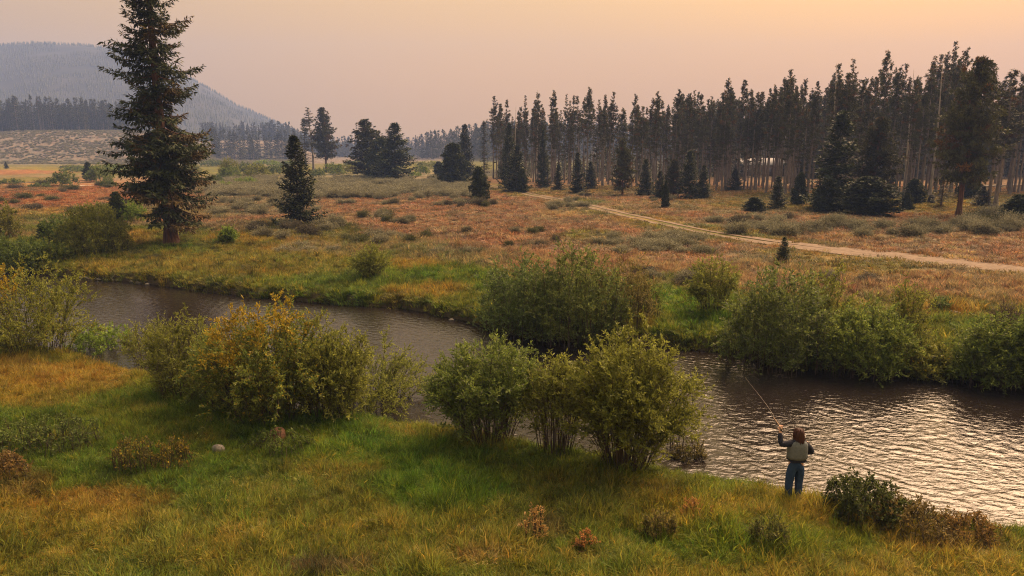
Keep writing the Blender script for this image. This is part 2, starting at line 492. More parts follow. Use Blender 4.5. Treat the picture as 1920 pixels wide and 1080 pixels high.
mm = n.new('ShaderNodeMath'); mm.operation = 'MULTIPLY'; l.new(mr.outputs[0], mm.inputs[0]); l.new(mr2.outputs[0], mm.inputs[1])
vm = n.new('ShaderNodeVectorMath'); vm.operation = 'SCALE'; l.new(a.outputs['Color'], vm.inputs[0]); l.new(mm.outputs[0], vm.inputs['Scale'])
p = n.new('ShaderNodeBsdfPrincipled'); p.inputs['Roughness'].default_value = 0.95; p.inputs['Specular IOR Level'].default_value = 0.1
l.new(vm.outputs[0], p.inputs['Base Color'])
bmp = n.new('ShaderNodeBump'); bmp.inputs['Strength'].default_value = 0.7; bmp.inputs['Distance'].default_value = 0.12
l.new(nz.outputs['Fac'], bmp.inputs['Height']); l.new(bmp.outputs[0], p.inputs['Normal']); l.new(p.outputs[0], out.inputs[0])
ground_mat = m
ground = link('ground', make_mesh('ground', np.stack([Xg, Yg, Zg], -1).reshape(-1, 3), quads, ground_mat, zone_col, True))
tag(ground, kind='structure')

# ------------------------------------------------------------------ river: a real rippled surface
xs = np.concatenate([np.linspace(-170, -32, 130, endpoint=False), np.linspace(-32, 22, 540, endpoint=False), np.linspace(22, 120, 110)])
vs = np.linspace(0, 1, 190)
Vw, Xw = np.meshgrid(vs, xs, indexing='ij')
yn0, yf0 = y_near(xs) + 0.05 - 1.3, y_far(xs) + 0.5
Yw = yn0[None, :] + Vw * (yf0 - yn0)[None, :]
rngw = np.random.default_rng(5)
Zw = np.zeros_like(Xw)
flow = math.atan2(far_w[-3, 1] - far_w[3, 1], far_w[-3, 0] - far_w[3, 0])
warpx = 1.9 * (fbm(Xw, Yw, 2.4, 3, 71) - .5); warpy = 1.9 * (fbm(Xw, Yw, 2.4, 3, 72) - .5)
for k in range(46):
    lam = float(np.exp(rngw.uniform(math.log(0.17), math.log(0.46))))
    ang = flow + math.pi / 2 * rngw.choice([1, 1, 0.15]) + rngw.normal() * 0.85
    kx, ky = math.cos(ang) * 2 * math.pi / lam, math.sin(ang) * 2 * math.pi / lam
    ph = kx * (Xw + warpx) + ky * (Yw + warpy) + rngw.uniform(0, 6.28)
    envelope = 0.35 + 1.3 * fbm(Xw + 37 * k, Yw, 3.0, 2, 80 + k)
    Zw += 0.0032 * lam * np.sin(ph) * envelope
rough_zone = 0.25 + 1.5 * fbm(Xw * .6 + Yw * .3, Yw * 1.3 - Xw * .4, 4.0, 4, 99) ** 1.2
Zw *= rough_zone
iw = np.arange(Xw.size).reshape(Xw.shape)
qw = np.stack([iw[:-1, :-1], iw[:-1, 1:], iw[1:, 1:], iw[1:, :-1]], -1).reshape(-1, 4)
m, n, l, out = new_mat('river water')
tcn = n.new('ShaderNodeTexCoord'); mp = n.new('ShaderNodeMapping'); mp.inputs['Rotation'].default_value = (0, 0, -flow); mp.inputs['Scale'].default_value = (0.6, 1.0, 1)
l.new(tcn.outputs['Object'], mp.inputs[0])
nz = n.new('ShaderNodeTexNoise'); nz.inputs['Scale'].default_value = 8.0; nz.inputs['Detail'].default_value = 4; nz.inputs['Distortion'].default_value = 0.6
l.new(mp.outputs[0], nz.inputs['Vector'])
bmp = n.new('ShaderNodeBump'); bmp.inputs['Strength'].default_value = 0.5; bmp.inputs['Distance'].default_value = 0.04
l.new(nz.outputs['Fac'], bmp.inputs['Height'])
p = n.new('ShaderNodeBsdfPrincipled'); p.inputs['Base Color'].default_value = (0.013, 0.010, 0.009, 1); p.inputs['Roughness'].default_value = 0.06
p.inputs['IOR'].default_value = 1.34; p.inputs['Specular IOR Level'].default_value = 0.5
l.new(bmp.outputs[0], p.inputs['Normal']); l.new(p.outputs[0], out.inputs[0])
river = link('river', make_mesh('river', np.stack([Xw, Yw, Zw], -1).reshape(-1, 3), qw, m, None, True))
tag(river, kind='structure')

# ------------------------------------------------------------------ dirt track: two pale wheel ruts that merge into a wider road
def polyline(pts, step):
    pts = np.asarray(pts); seg = np.hypot(*np.diff(pts, axis=0).T); s = np.concatenate([[0], np.cumsum(seg)])
    t = np.arange(0, s[-1], step)
    P = np.stack([np.interp(t, s, pts[:, i]) for i in range(2)], -1)
    for _ in range(12):
        P[1:-1] = 0.25 * P[:-2] + 0.5 * P[1:-1] + 0.25 * P[2:]
    return P
tp = polyline(track_w, 0.7)
tt = np.gradient(tp, axis=0); tt /= np.linalg.norm(tt, axis=1)[:, None]
tnrm = np.stack([tt[:, 1], -tt[:, 0]], -1)
dirt = rough_mat('pale track dirt', (0.11, 0.076, 0.053), (0.20, 0.145, 0.105), 3.0, rough=0.95, bump=0.5, dist=0.03)
acc = Acc()
wide = smooth(60, 46, tp[:, 1])                               # far away: two ruts; near: one broad dirt road
for side in (-1, 1):
    inner = 0.42 * (1 - wide) + 0.0 * wide
    outer = 1.0 * (1 - wide) + 2.05 * wide
    jit = 0.9 * (fbm(tp[:, 0] + side * 50, tp[:, 1], 1.3, 3, 61) - .5)
    rows = []
    for q in np.linspace(0, 1, 5):
        off = side * (inner + (outer - inner + jit) * q) + (0.004 * side if q == 0 else 0)
        P = tp + tnrm * off[:, None]
        rows.append(np.column_stack([P, height(P[:, 0], P[:, 1]) + 0.045 - 0.02 * math.sin(math.pi * q)]))
    V = np.stack(rows, 1)
    k = 5; mrow = len(tp)
    ii = np.arange(mrow * k).reshape(mrow, k)
    Q = np.stack([ii[:-1, :-1], ii[1:, :-1], ii[1:, 1:], ii[:-1, 1:]], -1).reshape(-1, 4)
    if side < 0: Q = Q[:, ::-1]
    acc.add(V.reshape(-1, 3), Q)
tag(link('dirt_track', acc.mesh('dirt_track', dirt)), kind='structure')
for (pa, pb) in (((20, 344), (112, 338)), ((790, 338), (900, 333)), ((0, 343), (60, 344))):
    a0, a1 = at(*pa), at(*pb)
    P = polyline([a0[:2], a1[:2]], 2.0)
    acc = Acc(); w = 1.6
    d = np.gradient(P, axis=0); d /= np.linalg.norm(d, axis=1)[:, None]; nn = np.stack([-d[:, 1], d[:, 0]], -1)
    L_ = P + nn * w; R_ = P - nn * w
    V = np.stack([np.column_stack([L_, height(L_[:, 0], L_[:, 1]) + .1]), np.column_stack([R_, height(R_[:, 0], R_[:, 1]) + .1])], 1).reshape(-1, 3)
    ii = np.arange(len(P) * 2).reshape(-1, 2)
    acc.add(V, np.stack([ii[:-1, 0], ii[:-1, 1], ii[1:, 1], ii[1:, 0]], -1))
    tag(link('dirt_track', acc.mesh('dirt_track', dirt)), kind='structure')

# ------------------------------------------------------------------ mountain
ridge_px = [(-700, 150), (-400, 105), (-200, 84), (0, 78), (60, 73), (150, 77), (220, 84), (270, 97), (330, 124), (400, 163), (440, 187), (500, 213), (560, 241), (620, 259), (700, 268), (800, 272), (1000, 274), (1500, 276)]
RD = 1500.0
ru, rh = [], []
for a_, b_ in ridge_px:
    dx, dy, dz = ray(a_, b_ + 7)
    ru.append(dx / dy); rh.append(CAM_H + dz / dy * RD)
ru, rh = np.array(ru), np.array(rh)
mu = np.linspace(ru[0], ru[-1], 260); my = np.concatenate([np.linspace(780, 1500, 70), np.linspace(1512, 1700, 12)])
MY, MU = np.meshgrid(my, mu, indexing='ij')
MX = MU * MY
hr = np.interp(MU, ru, rh)
prof = smooth(700, 1560, MY) / smooth(700, 1560, 1500) * np.where(MY > 1500, 1 - 0.9 * smooth(1500, 1720, MY), 1)
MZ = hr * prof + (24 * (fbm(MX, MY, 170, 4, 51) - .5)) * smooth(800, 1000, MY) * (1 - smooth(1380, 1480, MY)) - 3
im = np.arange(MX.size).reshape(MX.shape)
qm = np.stack([im[:-1, :-1], im[:-1, 1:], im[1:, 1:], im[1:, :-1]], -1).reshape(-1, 4)
mount_mat = rough_mat('wooded mountain side', (0.034, 0.038, 0.030), (0.058, 0.056, 0.044), 0.018, rough=1.0, bump=0.0, detail=8)
tag(link('mountain', make_mesh('mountain', np.stack([MX, MY, MZ], -1).reshape(-1, 3), qm, mount_mat, None, True)), kind='structure')

def mountain_z(x, y):
    u = x / y
    h_ = np.interp(u, ru, rh)
    pr = smooth(700, 1560, y) / smooth(700, 1560, 1500) * np.where(y > 1500, 1 - 0.9 * smooth(1500, 1720, y), 1)
    return h_ * pr + (24 * (fbm(x, y, 170, 4, 51) - .5)) * smooth(800, 1000, y) * (1 - smooth(1380, 1480, y)) - 3

# ------------------------------------------------------------------ haze: the wildfire smoke in the valley
HAZE_DENSITY = 0.00041
hm, n, l, out = new_mat('valley smoke')
pv = n.new('ShaderNodeVolumePrincipled')
pv.inputs['Color'].default_value = (0.30, 0.46, 1.0, 1)
pv.inputs['Density'].default_value = HAZE_DENSITY
pv.inputs['Anisotropy'].default_value = 0.0
l.new(pv.outputs[0], out.inputs['Volume'])
xm = float(np.abs(Xg).max()) + 20
hz0, hz1 = -1.8, float(max(MZ.max() + 30, 260))
hv = np.array([[sx * xm, yy, zz] for zz in (hz0, hz1) for yy in (-60, 1760) for sx in (-1, 1)], float)
hf = np.array([[0, 2, 3, 1], [4, 5, 7, 6], [0, 1, 5, 4], [2, 6, 7, 3], [0, 4, 6, 2], [1, 3, 7, 5]])
haze = link('haze', make_mesh('haze', hv, hf, hm))
tag(haze, kind='stuff')

# ------------------------------------------------------------------ plant builders
bark_red = rough_mat('reddish bark', (0.045, 0.026, 0.019), (0.15, 0.078, 0.052), 7.0, (1, 1, 0.22), 0.95, 1.0, dist=0.08)
bark_grey = rough_mat('grey pine bark', (0.105, 0.088, 0.084), (0.215, 0.185, 0.178), 7.0, (1, 1, 0.2), 0.95, 0.6, dist=0.04)
bark_dead = rough_mat('weathered dead wood', (0.22, 0.19, 0.17), (0.42, 0.38, 0.34), 8.0, (1, 1, 0.2), 0.9, 0.5, dist=0.02)
twig_mat = rough_mat('willow twigs', (0.035, 0.026, 0.019), (0.085, 0.062, 0.045), 12.0, (1, 1, 0.3), 0.85, 0.0)
needle_mat = leaf_mat('spruce needles', (1, 1, 1), 0.12, vary=0.22, rough=0.65)
willow_mat = leaf_mat('willow leaves', (1, 1, 1), 0.48, vary=0.08, rough=0.5)
sage_mat = leaf_mat('sagebrush leaves', (1, 1, 1), 0.2, vary=0.18, rough=0.8)
grass_mat = leaf_mat('grass blades', (1, 1, 1), 0.48, attr='INSTANCER', rough=0.48)

def unit(v):
    return v / (np.linalg.norm(v, axis=-1, keepdims=True) + 1e-9)

def trunk_mesh(name, H, r0, mat, rng, lean=0.15, k=8, flare=1.5):
    z = np.concatenate([[-0.25, 0, 0.06 * H], np.linspace(.12, 1, 10) * H])
    s = np.clip(z / H, 0, 1)
    a = rng.uniform(0, 6.28)
    wob = lean * np.stack([np.cos(a) * s * s + .25 * np.sin(7 * s + a) * s, np.sin(a) * s * s + .25 * np.cos(6 * s + a) * s], -1)
    wob = wob - wob[1]
    rad = r0 * (1 - s) ** 0.85 * 1.0 + 0.012
    rad[0] *= flare * 1.1; rad[1] *= flare
    acc = Acc(); acc.tube(np.column_stack([wob, z]), rad, k)
    def axis(zz):
        return np.stack([np.interp(zz, z, wob[:, 0]), np.interp(zz, z, wob[:, 1]), np.asarray(zz, float)], -1)
    return acc, axis

def conifer(name, H, R_, crown0, prof, n_br, rng, r0, needle_len, needle_w, c_in, c_out, el_top=35, el_bot=-18, whorl=0.0, twig_gap=0.16, nb=4,
            droop=0.12, upturn=0.12, mat_bark=None, tuft=False, rust=0.0, dead_low=0, hang=0.25, limb_r=0.035, sparse=0.0, lean=0.15, thin_low=0.0, ragged=0.0):
    """returns trunk, branches and crown meshes"""
    wood, axis = trunk_mesh(name + '_trunk', H, r0, mat_bark or bark_red, rng, lean)
    leaf = Acc()
    c_in, c_out = np.array(c_in), np.array(c_out)
    ga = 0
    for i in range(n_br + dead_low):
        dead = i >= n_br
        s = rng.uniform() ** 0.92 if not dead else -rng.uniform(0.0, 0.7)
        z = H * (crown0 + (1 - crown0) * s) if not dead else H * crown0 * (1 + s * 0.8)
        if whorl and not dead:
            z = round(z / whorl) * whorl + rng.normal() * whorl * 0.10
            z = min(max(z, crown0 * H), H * 0.995); s = (z / H - crown0) / (1 - crown0)
        ga += 2.39996 + rng.normal() * 0.5
        L = (R_ * prof(max(s, 0)) * rng.uniform(0.62, 1.12) + 0.12) if not dead else R_ * rng.uniform(.15, .6)
        if rng.uniform() < sparse and not dead: L *= 0.45
        if ragged and not dead:
            L *= 1 + ragged * (2 * float(vnoise(np.array(z * 1.1), np.array(2.2 * math.cos(ga)), 900)) - 1.1) + .5 * ragged * (2 * float(vnoise(np.array(z * .5), np.array(1.5 * math.sin(ga)), 901)) - 1)
        if thin_low and not dead and s < thin_low:
            if rng.uniform() > 0.25 + 0.7 * s / thin_low: continue
            L *= 0.75
        el = R(el_bot + (el_top - el_bot) * max(s, 0) ** 1.3 + rng.normal() * 6)
        kk = np.linspace(0, 1, 7)
        h = np.array([math.cos(ga), math.sin(ga), 0])
        side = np.array([-h[1], h[0], 0])
        bendy = rng.normal() * 0.10
        pts = axis(z)[None, :] + h[None, :] * (L * kk * math.cos(el))[:, None] + side[None, :] * (bendy * L * kk ** 2)[:, None]
        zoff = L * kk * math.sin(el) - droop * L * np.sin(math.pi * kk * 0.8) + upturn * L * kk ** 3
        pts[:, 2] += zoff
        wood.tube(pts, np.linspace(limb_r * (0.35 + 0.65 * L / max(R_, .5)), 0.006, 7), 3)
        if dead: continue
        tan = unit(np.gradient(pts, axis=0))
        if not tuft:
            ns = max(3, int(L / twig_gap))
            u = np.linspace(0.14 if L > .8 else 0.0, 1, ns) + rng.normal(size=ns) * 0.02
            u = np.clip(np.repeat(u, 2), 0, 1)
            sg = np.tile([-1.0, 1.0], ns)
            P = np.stack([np.interp(u, kk, pts[:, j]) for j in range(3)], -1)
            T = unit(np.stack([np.interp(u, kk, tan[:, j]) for j in range(3)], -1))
            tl = (0.16 + 0.40 * L * (1 - u) * np.minimum(1, 0.35 + 2.2 * u) * rng.uniform(.6, 1.2, len(u)))
            tl = np.minimum(tl, 0.95)
            sd = unit(np.cross(T, [0, 0, 1.0]))
            D = unit(T * 0.75 + sd * sg[:, None] * 0.9 + np.array([0, 0, -1.0]) * (hang * rng.uniform(0, 1.4, len(u)))[:, None])
            cnt = np.maximum(2, (tl / needle_len * 1.9 * nb / 4 + .5).astype(int))
            ti = np.repeat(np.arange(len(u)), cnt)
            w = np.concatenate([np.linspace(0, 1, c_ + 1)[:-1] for c_ in cnt]) + rng.uniform(-.05, .1, len(ti))
            bp = P[ti] + D[ti] * (tl[ti] * w)[:, None]
            bp[:, 2] -= 0.10 * (tl[ti] * w) ** 2
            bd = unit(D[ti] + 0.45 * rng.normal(size=(len(ti), 3)) + np.array([0, 0, -0.12]))
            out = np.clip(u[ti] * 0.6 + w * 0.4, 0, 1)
            flat = np.tile([0, 0, 1.0], (len(ti), 1))
        else:
            nt = max(2, int(L / twig_gap))
            u = np.clip(rng.uniform(0.22, 1.0, nt), 0, 1); u[0] = 1
            P = np.stack([np.interp(u, kk, pts[:, j]) for j in range(3)], -1)
            T = unit(np.stack([np.interp(u, kk, tan[:, j]) for j in range(3)], -1))
            P = P + rng.normal(size=P.shape) * 0.10 * L * np.array([1, 1, .5])
            ti = np.repeat(np.arange(nt), nb)
            bd = unit(T[ti] * 0.5 + rng.normal(size=(len(ti), 3)) * 0.75 + np.array([0, 0, 0.35]))
            bp = P[ti] + bd * 0.02
            out = u[ti]
            flat = None
        n_ = len(bp)
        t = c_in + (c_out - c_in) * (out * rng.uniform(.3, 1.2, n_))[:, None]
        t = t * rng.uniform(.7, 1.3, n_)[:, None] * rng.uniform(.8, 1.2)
        if rust and rng.uniform() < rust:
            t = t * np.array([1.9, 0.95, 0.7])
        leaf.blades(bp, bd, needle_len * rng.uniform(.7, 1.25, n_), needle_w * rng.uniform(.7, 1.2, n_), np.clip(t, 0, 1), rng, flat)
    # leader
    n_ = 14
    zz = H - rng.uniform(0, .06 * H, n_)
    leaf.blades(axis(zz), unit(rng.normal(size=(n_, 3)) * .5 + np.array([0, 0, 1.0])), needle_len, needle_w, c_out, rng)
    return [('trunk', wood.mesh(name + '_trunk', mat_bark or bark_red, True)), ('crown', leaf.mesh(name + '_crown', needle_mat))]

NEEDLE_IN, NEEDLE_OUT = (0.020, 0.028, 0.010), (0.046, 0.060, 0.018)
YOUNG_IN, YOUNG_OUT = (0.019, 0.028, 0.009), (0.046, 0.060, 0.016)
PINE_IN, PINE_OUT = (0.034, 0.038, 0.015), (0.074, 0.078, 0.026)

def willow(name, H, W, D_, n_stem, rng, leaf_l=0.10, leaf_w=0.028, c1=(0.10, 0.12, 0.03), c2=(0.16, 0.17, 0.045), leaf_from=0.4, twigs=10, per=20,
           spread=0.85, dome=0.75, yellow=0.0, yellow_at=None, base_w=0.16, twig_len=0.55, silver=0.0, hang=0.0, skirt=0.45, stem_r=0.011, upright=0.0):
    """many stems from a common root: stems, foliage (and the yellowed leaves as a part of their own)"""
    wood, leaf, yel = Acc(), Acc(), Acc()
    c1, c2 = np.array(c1) * 1.6, np.array(c2) * 1.65
    for i in range(n_stem):
        a = rng.uniform(0, 6.28); q = math.sqrt(rng.uniform())
        ox, oy = math.cos(a) * q, math.sin(a) * q
        tipr = q * spread + rng.normal() * 0.08
        zt = H * (math.sqrt(max(0.05, 1 - (min(abs(tipr), .98)) ** 2)) * dome + (1 - dome)) * rng.uniform(.72, 1.06)
        if q > 0.8 and hang: zt *= (1 - hang * rng.uniform(0, 1))
        if q > .5 and rng.uniform() < skirt: zt *= rng.uniform(.35, .95)
        elif rng.uniform() < .14: zt *= rng.uniform(1.05, 1.2)
        tip = np.array([math.cos(a) * tipr * W / 2, math.sin(a) * tipr * D_ / 2, zt])
        base = np.array([ox * base_w * W, oy * base_w * D_, -0.08])
        k = np.linspace(0, 1, 7)
        pts = base + (tip - base) * k[:, None]
        lift = (0.16 + 0.1 * rng.uniform()) * np.sin(math.pi * k) * H * abs(tipr) * (1 - upright)
        pts[:, 2] += lift
        pts[1:, :2] += np.cumsum(rng.normal(size=(6, 2)), 0) * 0.016 * H * k[1:, None]
        wood.tube(pts, np.linspace(stem_r * rng.uniform(.7, 1.3), 0.004, 7), 3)
        tan = unit(np.gradient(pts, axis=0))
        lf = np.clip(leaf_from + rng.normal() * 0.13, 0.03, .85)
        u = np.clip(rng.uniform(lf, 1.0, twigs), 0, 1); u[0] = 0.97
        P = np.stack([np.interp(u, k, pts[:, j]) for j in range(3)], -1)
        T = np.stack([np.interp(u, k, tan[:, j]) for j in range(3)], -1)
        outv = np.stack([np.cos(a) * np.ones(twigs), np.sin(a) * np.ones(twigs), np.zeros(twigs)], -1)
        TD = unit(T * 0.6 + rng.normal(size=(twigs, 3)) * 0.5 + outv * 0.25 + np.array([0, 0, .28 - hang * .5]))
        tl = twig_len * rng.uniform(.5, 1.25, twigs) * (1.05 - 0.35 * u)
        for j in range(twigs):
            wood.tube(np.stack([P[j], P[j] + TD[j] * tl[j]]), [0.005, 0.002], 3)
        ti = np.repeat(np.arange(twigs), max(3, int(per * .80)))
        w = rng.uniform(0.08, 1.02, len(ti))
        bp = P[ti] + TD[ti] * (tl[ti] * w)[:, None]
        bd = unit(TD[ti] * 0.8 + rng.normal(size=(len(ti), 3)) * 0.55 + np.array([0, 0, .12]))
        n_ = len(ti)
        mixv = np.clip(rng.uniform(0, 1, n_) * .6 + rng.uniform(0, .4, twigs)[ti], 0, 1)
        t = c1 + (c2 - c1) * mixv[:, None]
        t = t * np.array([.95, 1.06, .88]) * rng.uniform(.65, 1.35, n_)[:, None] * rng.uniform(.8, 1.2, (twigs, 1))[ti]
        if silver:
            sv = rng.uniform(size=n_) < silver
            t[sv] = np.array([0.17, 0.19, 0.125])
        isy = np.zeros(n_, bool)
        if yellow:
            pr = np.full(twigs, yellow * 0.25)
            if yellow_at is not None:
                for (yx, yz, yr) in yellow_at:
                    pr = np.maximum(pr, 1.7 * np.exp(-(((P[:, 0] - yx) / yr) ** 2 + ((P[:, 2] - yz) / yr) ** 2)) * (P[:, 1] < 0.45 * D_ / 2))
            isy = (rng.uniform(size=n_) < pr[ti])
        L = leaf_l * rng.uniform(.65, 1.25, n_); Wd = 1.12 * leaf_w * rng.uniform(.7, 1.25, n_)
        leaf.blades(bp[~isy], bd[~isy], L[~isy], Wd[~isy], np.clip(t[~isy], 0, 1), rng)
        if isy.any():
            yt = np.array([0.37, 0.27, 0.026]) * rng.uniform(.6, 1.25, (isy.sum(), 1))
            yel.blades(bp[isy], bd[isy], L[isy], Wd[isy] * 1.15, yt, rng)
    parts = [('stems', wood.mesh(name + '_stems', twig_mat)), ('foliage', leaf.mesh(name + '_foliage', willow_mat))]
    if yel.n:
        parts.append(('yellow_leaves', yel.mesh(name + '_yellow_leaves', willow_mat)))
    return parts

def sagebrush(name, H, W, n_stem, rng, c1=(0.09, 0.09, 0.052), c2=(0.30, 0.285, 0.195), per=60, bl=0.13, bw=0.035):
    wood, leaf = Acc(), Acc()
    lobes = [(rng.normal() * .22 * W, rng.normal() * .22 * W, rng.uniform(.6, 1.0)) for _ in range(5)]
    for i in range(n_stem):
        lx, ly, ls = lobes[rng.integers(5)]
        a = rng.uniform(0, 6.28); q = math.sqrt(rng.uniform())
        tip = np.array([lx + math.cos(a) * q * W * .33, ly + math.sin(a) * q * W * .33, H * ls * math.sqrt(max(.06, 1 - (.92 * q) ** 2)) * rng.uniform(.8, 1.1)])
        base = np.array([lx * .4, ly * .4, -0.05])
        midp = (base + tip) / 2 + np.array([math.cos(a), math.sin(a), 0]) * .06 * W
        wood.tube(np.stack([base, midp, tip]), [0.025, .014, .006], 3)
        w = rng.uniform(.35, 1.0, per)
        bp = base + (tip - base) * w[:, None] + rng.normal(size=(per, 3)) * .085 * W
        bp[:, 2] = np.maximum(bp[:, 2], 0.02)
        bd = unit(rng.normal(size=(per, 3)) * .6 + np.array([math.cos(a) * .4, math.sin(a) * .4, .9]))
        t = np.array(c1) + (np.array(c2) - np.array(c1)) * (np.clip(bp[:, 2:3] / H * .2 + rng.uniform(0, .8, (per, 1)), 0, 1))
        leaf.blades(bp, bd, bl * rng.uniform(.6, 1.3, per), bw, t * rng.uniform(.8, 1.2, (per, 1)), rng)
    return [('stems', wood.mesh(name + '_stems', twig_mat)), ('foliage', leaf.mesh(name + '_foliage', sage_mat))]

# ------------------------------------------------------------------ the big spruce and the other single conifers
rng = np.random.default_rng(11)
p = at(322, 459)
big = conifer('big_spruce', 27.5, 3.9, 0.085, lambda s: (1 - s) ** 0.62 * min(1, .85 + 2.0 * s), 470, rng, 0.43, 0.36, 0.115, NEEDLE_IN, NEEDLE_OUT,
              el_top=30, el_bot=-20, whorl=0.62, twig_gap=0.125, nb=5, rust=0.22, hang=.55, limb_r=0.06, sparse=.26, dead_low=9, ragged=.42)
place('spruce_tree', big, 'very tall dark spruce with reddish trunk on the grassy far bank', 'spruce tree', p)

young_vars = []
for i in range(4):
    rg = np.random.default_rng(30 + i)
    young_vars.append(conifer('young_spruce', 10.0, 2.5, 0.02, lambda s: (1.12 * (1 - s) ** 0.85 * min(1, .8 + 3 * s) + .03), 260, rg, 0.16, 0.42, 0.17, YOUNG_IN, YOUNG_OUT,
                              el_top=40, el_bot=-8, whorl=0.34, twig_gap=0.20, nb=4, mat_bark=bark_grey, limb_r=.03, hang=.15))
round_vars = []
for i in range(3):
    rg = np.random.default_rng(50 + i)
    round_vars.append(conifer('bushy_pine', 8.0, 2.3, 0.05, lambda s: (1 - s ** 1.7) ** 0.6 * min(1, .8 + 2 * s), 210, rg, 0.17, 0.36, 0.14, YOUNG_IN, YOUNG_OUT,
                              el_top=60, el_bot=-2, twig_gap=0.15, nb=12, tuft=True, mat_bark=bark_grey, limb_r=.03))
pine_vars = []
for i in range(8):
    rg = np.random.default_rng(70 + i)
    c0 = [.28, .36, .46, .32, .52, .40, .24, .48][i]
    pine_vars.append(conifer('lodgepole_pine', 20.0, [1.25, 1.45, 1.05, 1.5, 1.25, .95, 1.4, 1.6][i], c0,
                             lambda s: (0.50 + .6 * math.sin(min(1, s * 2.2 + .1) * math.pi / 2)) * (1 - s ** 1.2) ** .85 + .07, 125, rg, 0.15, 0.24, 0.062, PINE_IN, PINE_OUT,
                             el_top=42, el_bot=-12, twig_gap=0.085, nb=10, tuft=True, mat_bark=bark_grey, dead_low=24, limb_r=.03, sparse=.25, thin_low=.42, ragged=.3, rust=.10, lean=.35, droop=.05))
broad_vars = []
for i in range(2):
    rg = np.random.default_rng(95 + i)
    broad_vars.append(conifer('broad_pine', 15.0, 3.2, [.10, .24][i], lambda s: (0.5 + .6 * math.sin(min(1, s * 1.9 + .2) * math.pi / 2)) * (1 - s ** 1.6) ** .75 + .06, 230, rg, 0.27, 0.36, 0.10,
                              PINE_IN, PINE_OUT, el_top=45, el_bot=-8, twig_gap=0.19, nb=16, tuft=True, mat_bark=bark_red, dead_low=8, limb_r=.05, sparse=.2, rust=.08, lean=.3))
thin_vars = []
for i in range(2):
    rg = np.random.default_rng(110 + i)
    thin_vars.append(conifer('thin_conifer', 15.0, 1.3, .08, lambda s: (1 - s) ** .8 * min(1, .6 + 2 * s) + .06, 150, rg, 0.14, 0.36, 0.13, PINE_IN, PINE_OUT,
                             el_top=30, el_bot=-15, whorl=.5, twig_gap=0.24, nb=3, mat_bark=bark_grey, sparse=.35, limb_r=.03))
snag_vars = []
for i in range(2):
    rg = np.random.default_rng(120 + i)
    acc, ax_ = trunk_mesh('snag_trunk', 18, .16, bark_dead, rg, .4)
    for k in range(46):
        z = rg.uniform(.35, .98) * 18; a_ = rg.uniform(0, 6.28); L = rg.uniform(.3, 1.3) * (1.15 - z / 18)
        h = np.array([math.cos(a_), math.sin(a_), rg.uniform(-.3, .4)])
        acc.tube(np.stack([ax_(z), ax_(z) + h * L * .6, ax_(z) + h * L + np.array([0, 0, .1])]), [.03, .018, .008], 3)
    snag_vars.append([('trunk', acc.mesh('snag_trunk', bark_dead, True))])

def conifer_at(px, base, top, var, base_h, base_w, width_px, name, label, cat, group=None, seed=0, px_top=None):
    p = at(px, base)
    h = top_height(px_top or px, top, p)
    w = px_size(width_px, p)
    sz = h / base_h; sx = w / (2 * base_w)
    return place(name, var, label, cat, p, random.Random(seed + px).uniform(0, 6.28), (sx, sx, sz), group)

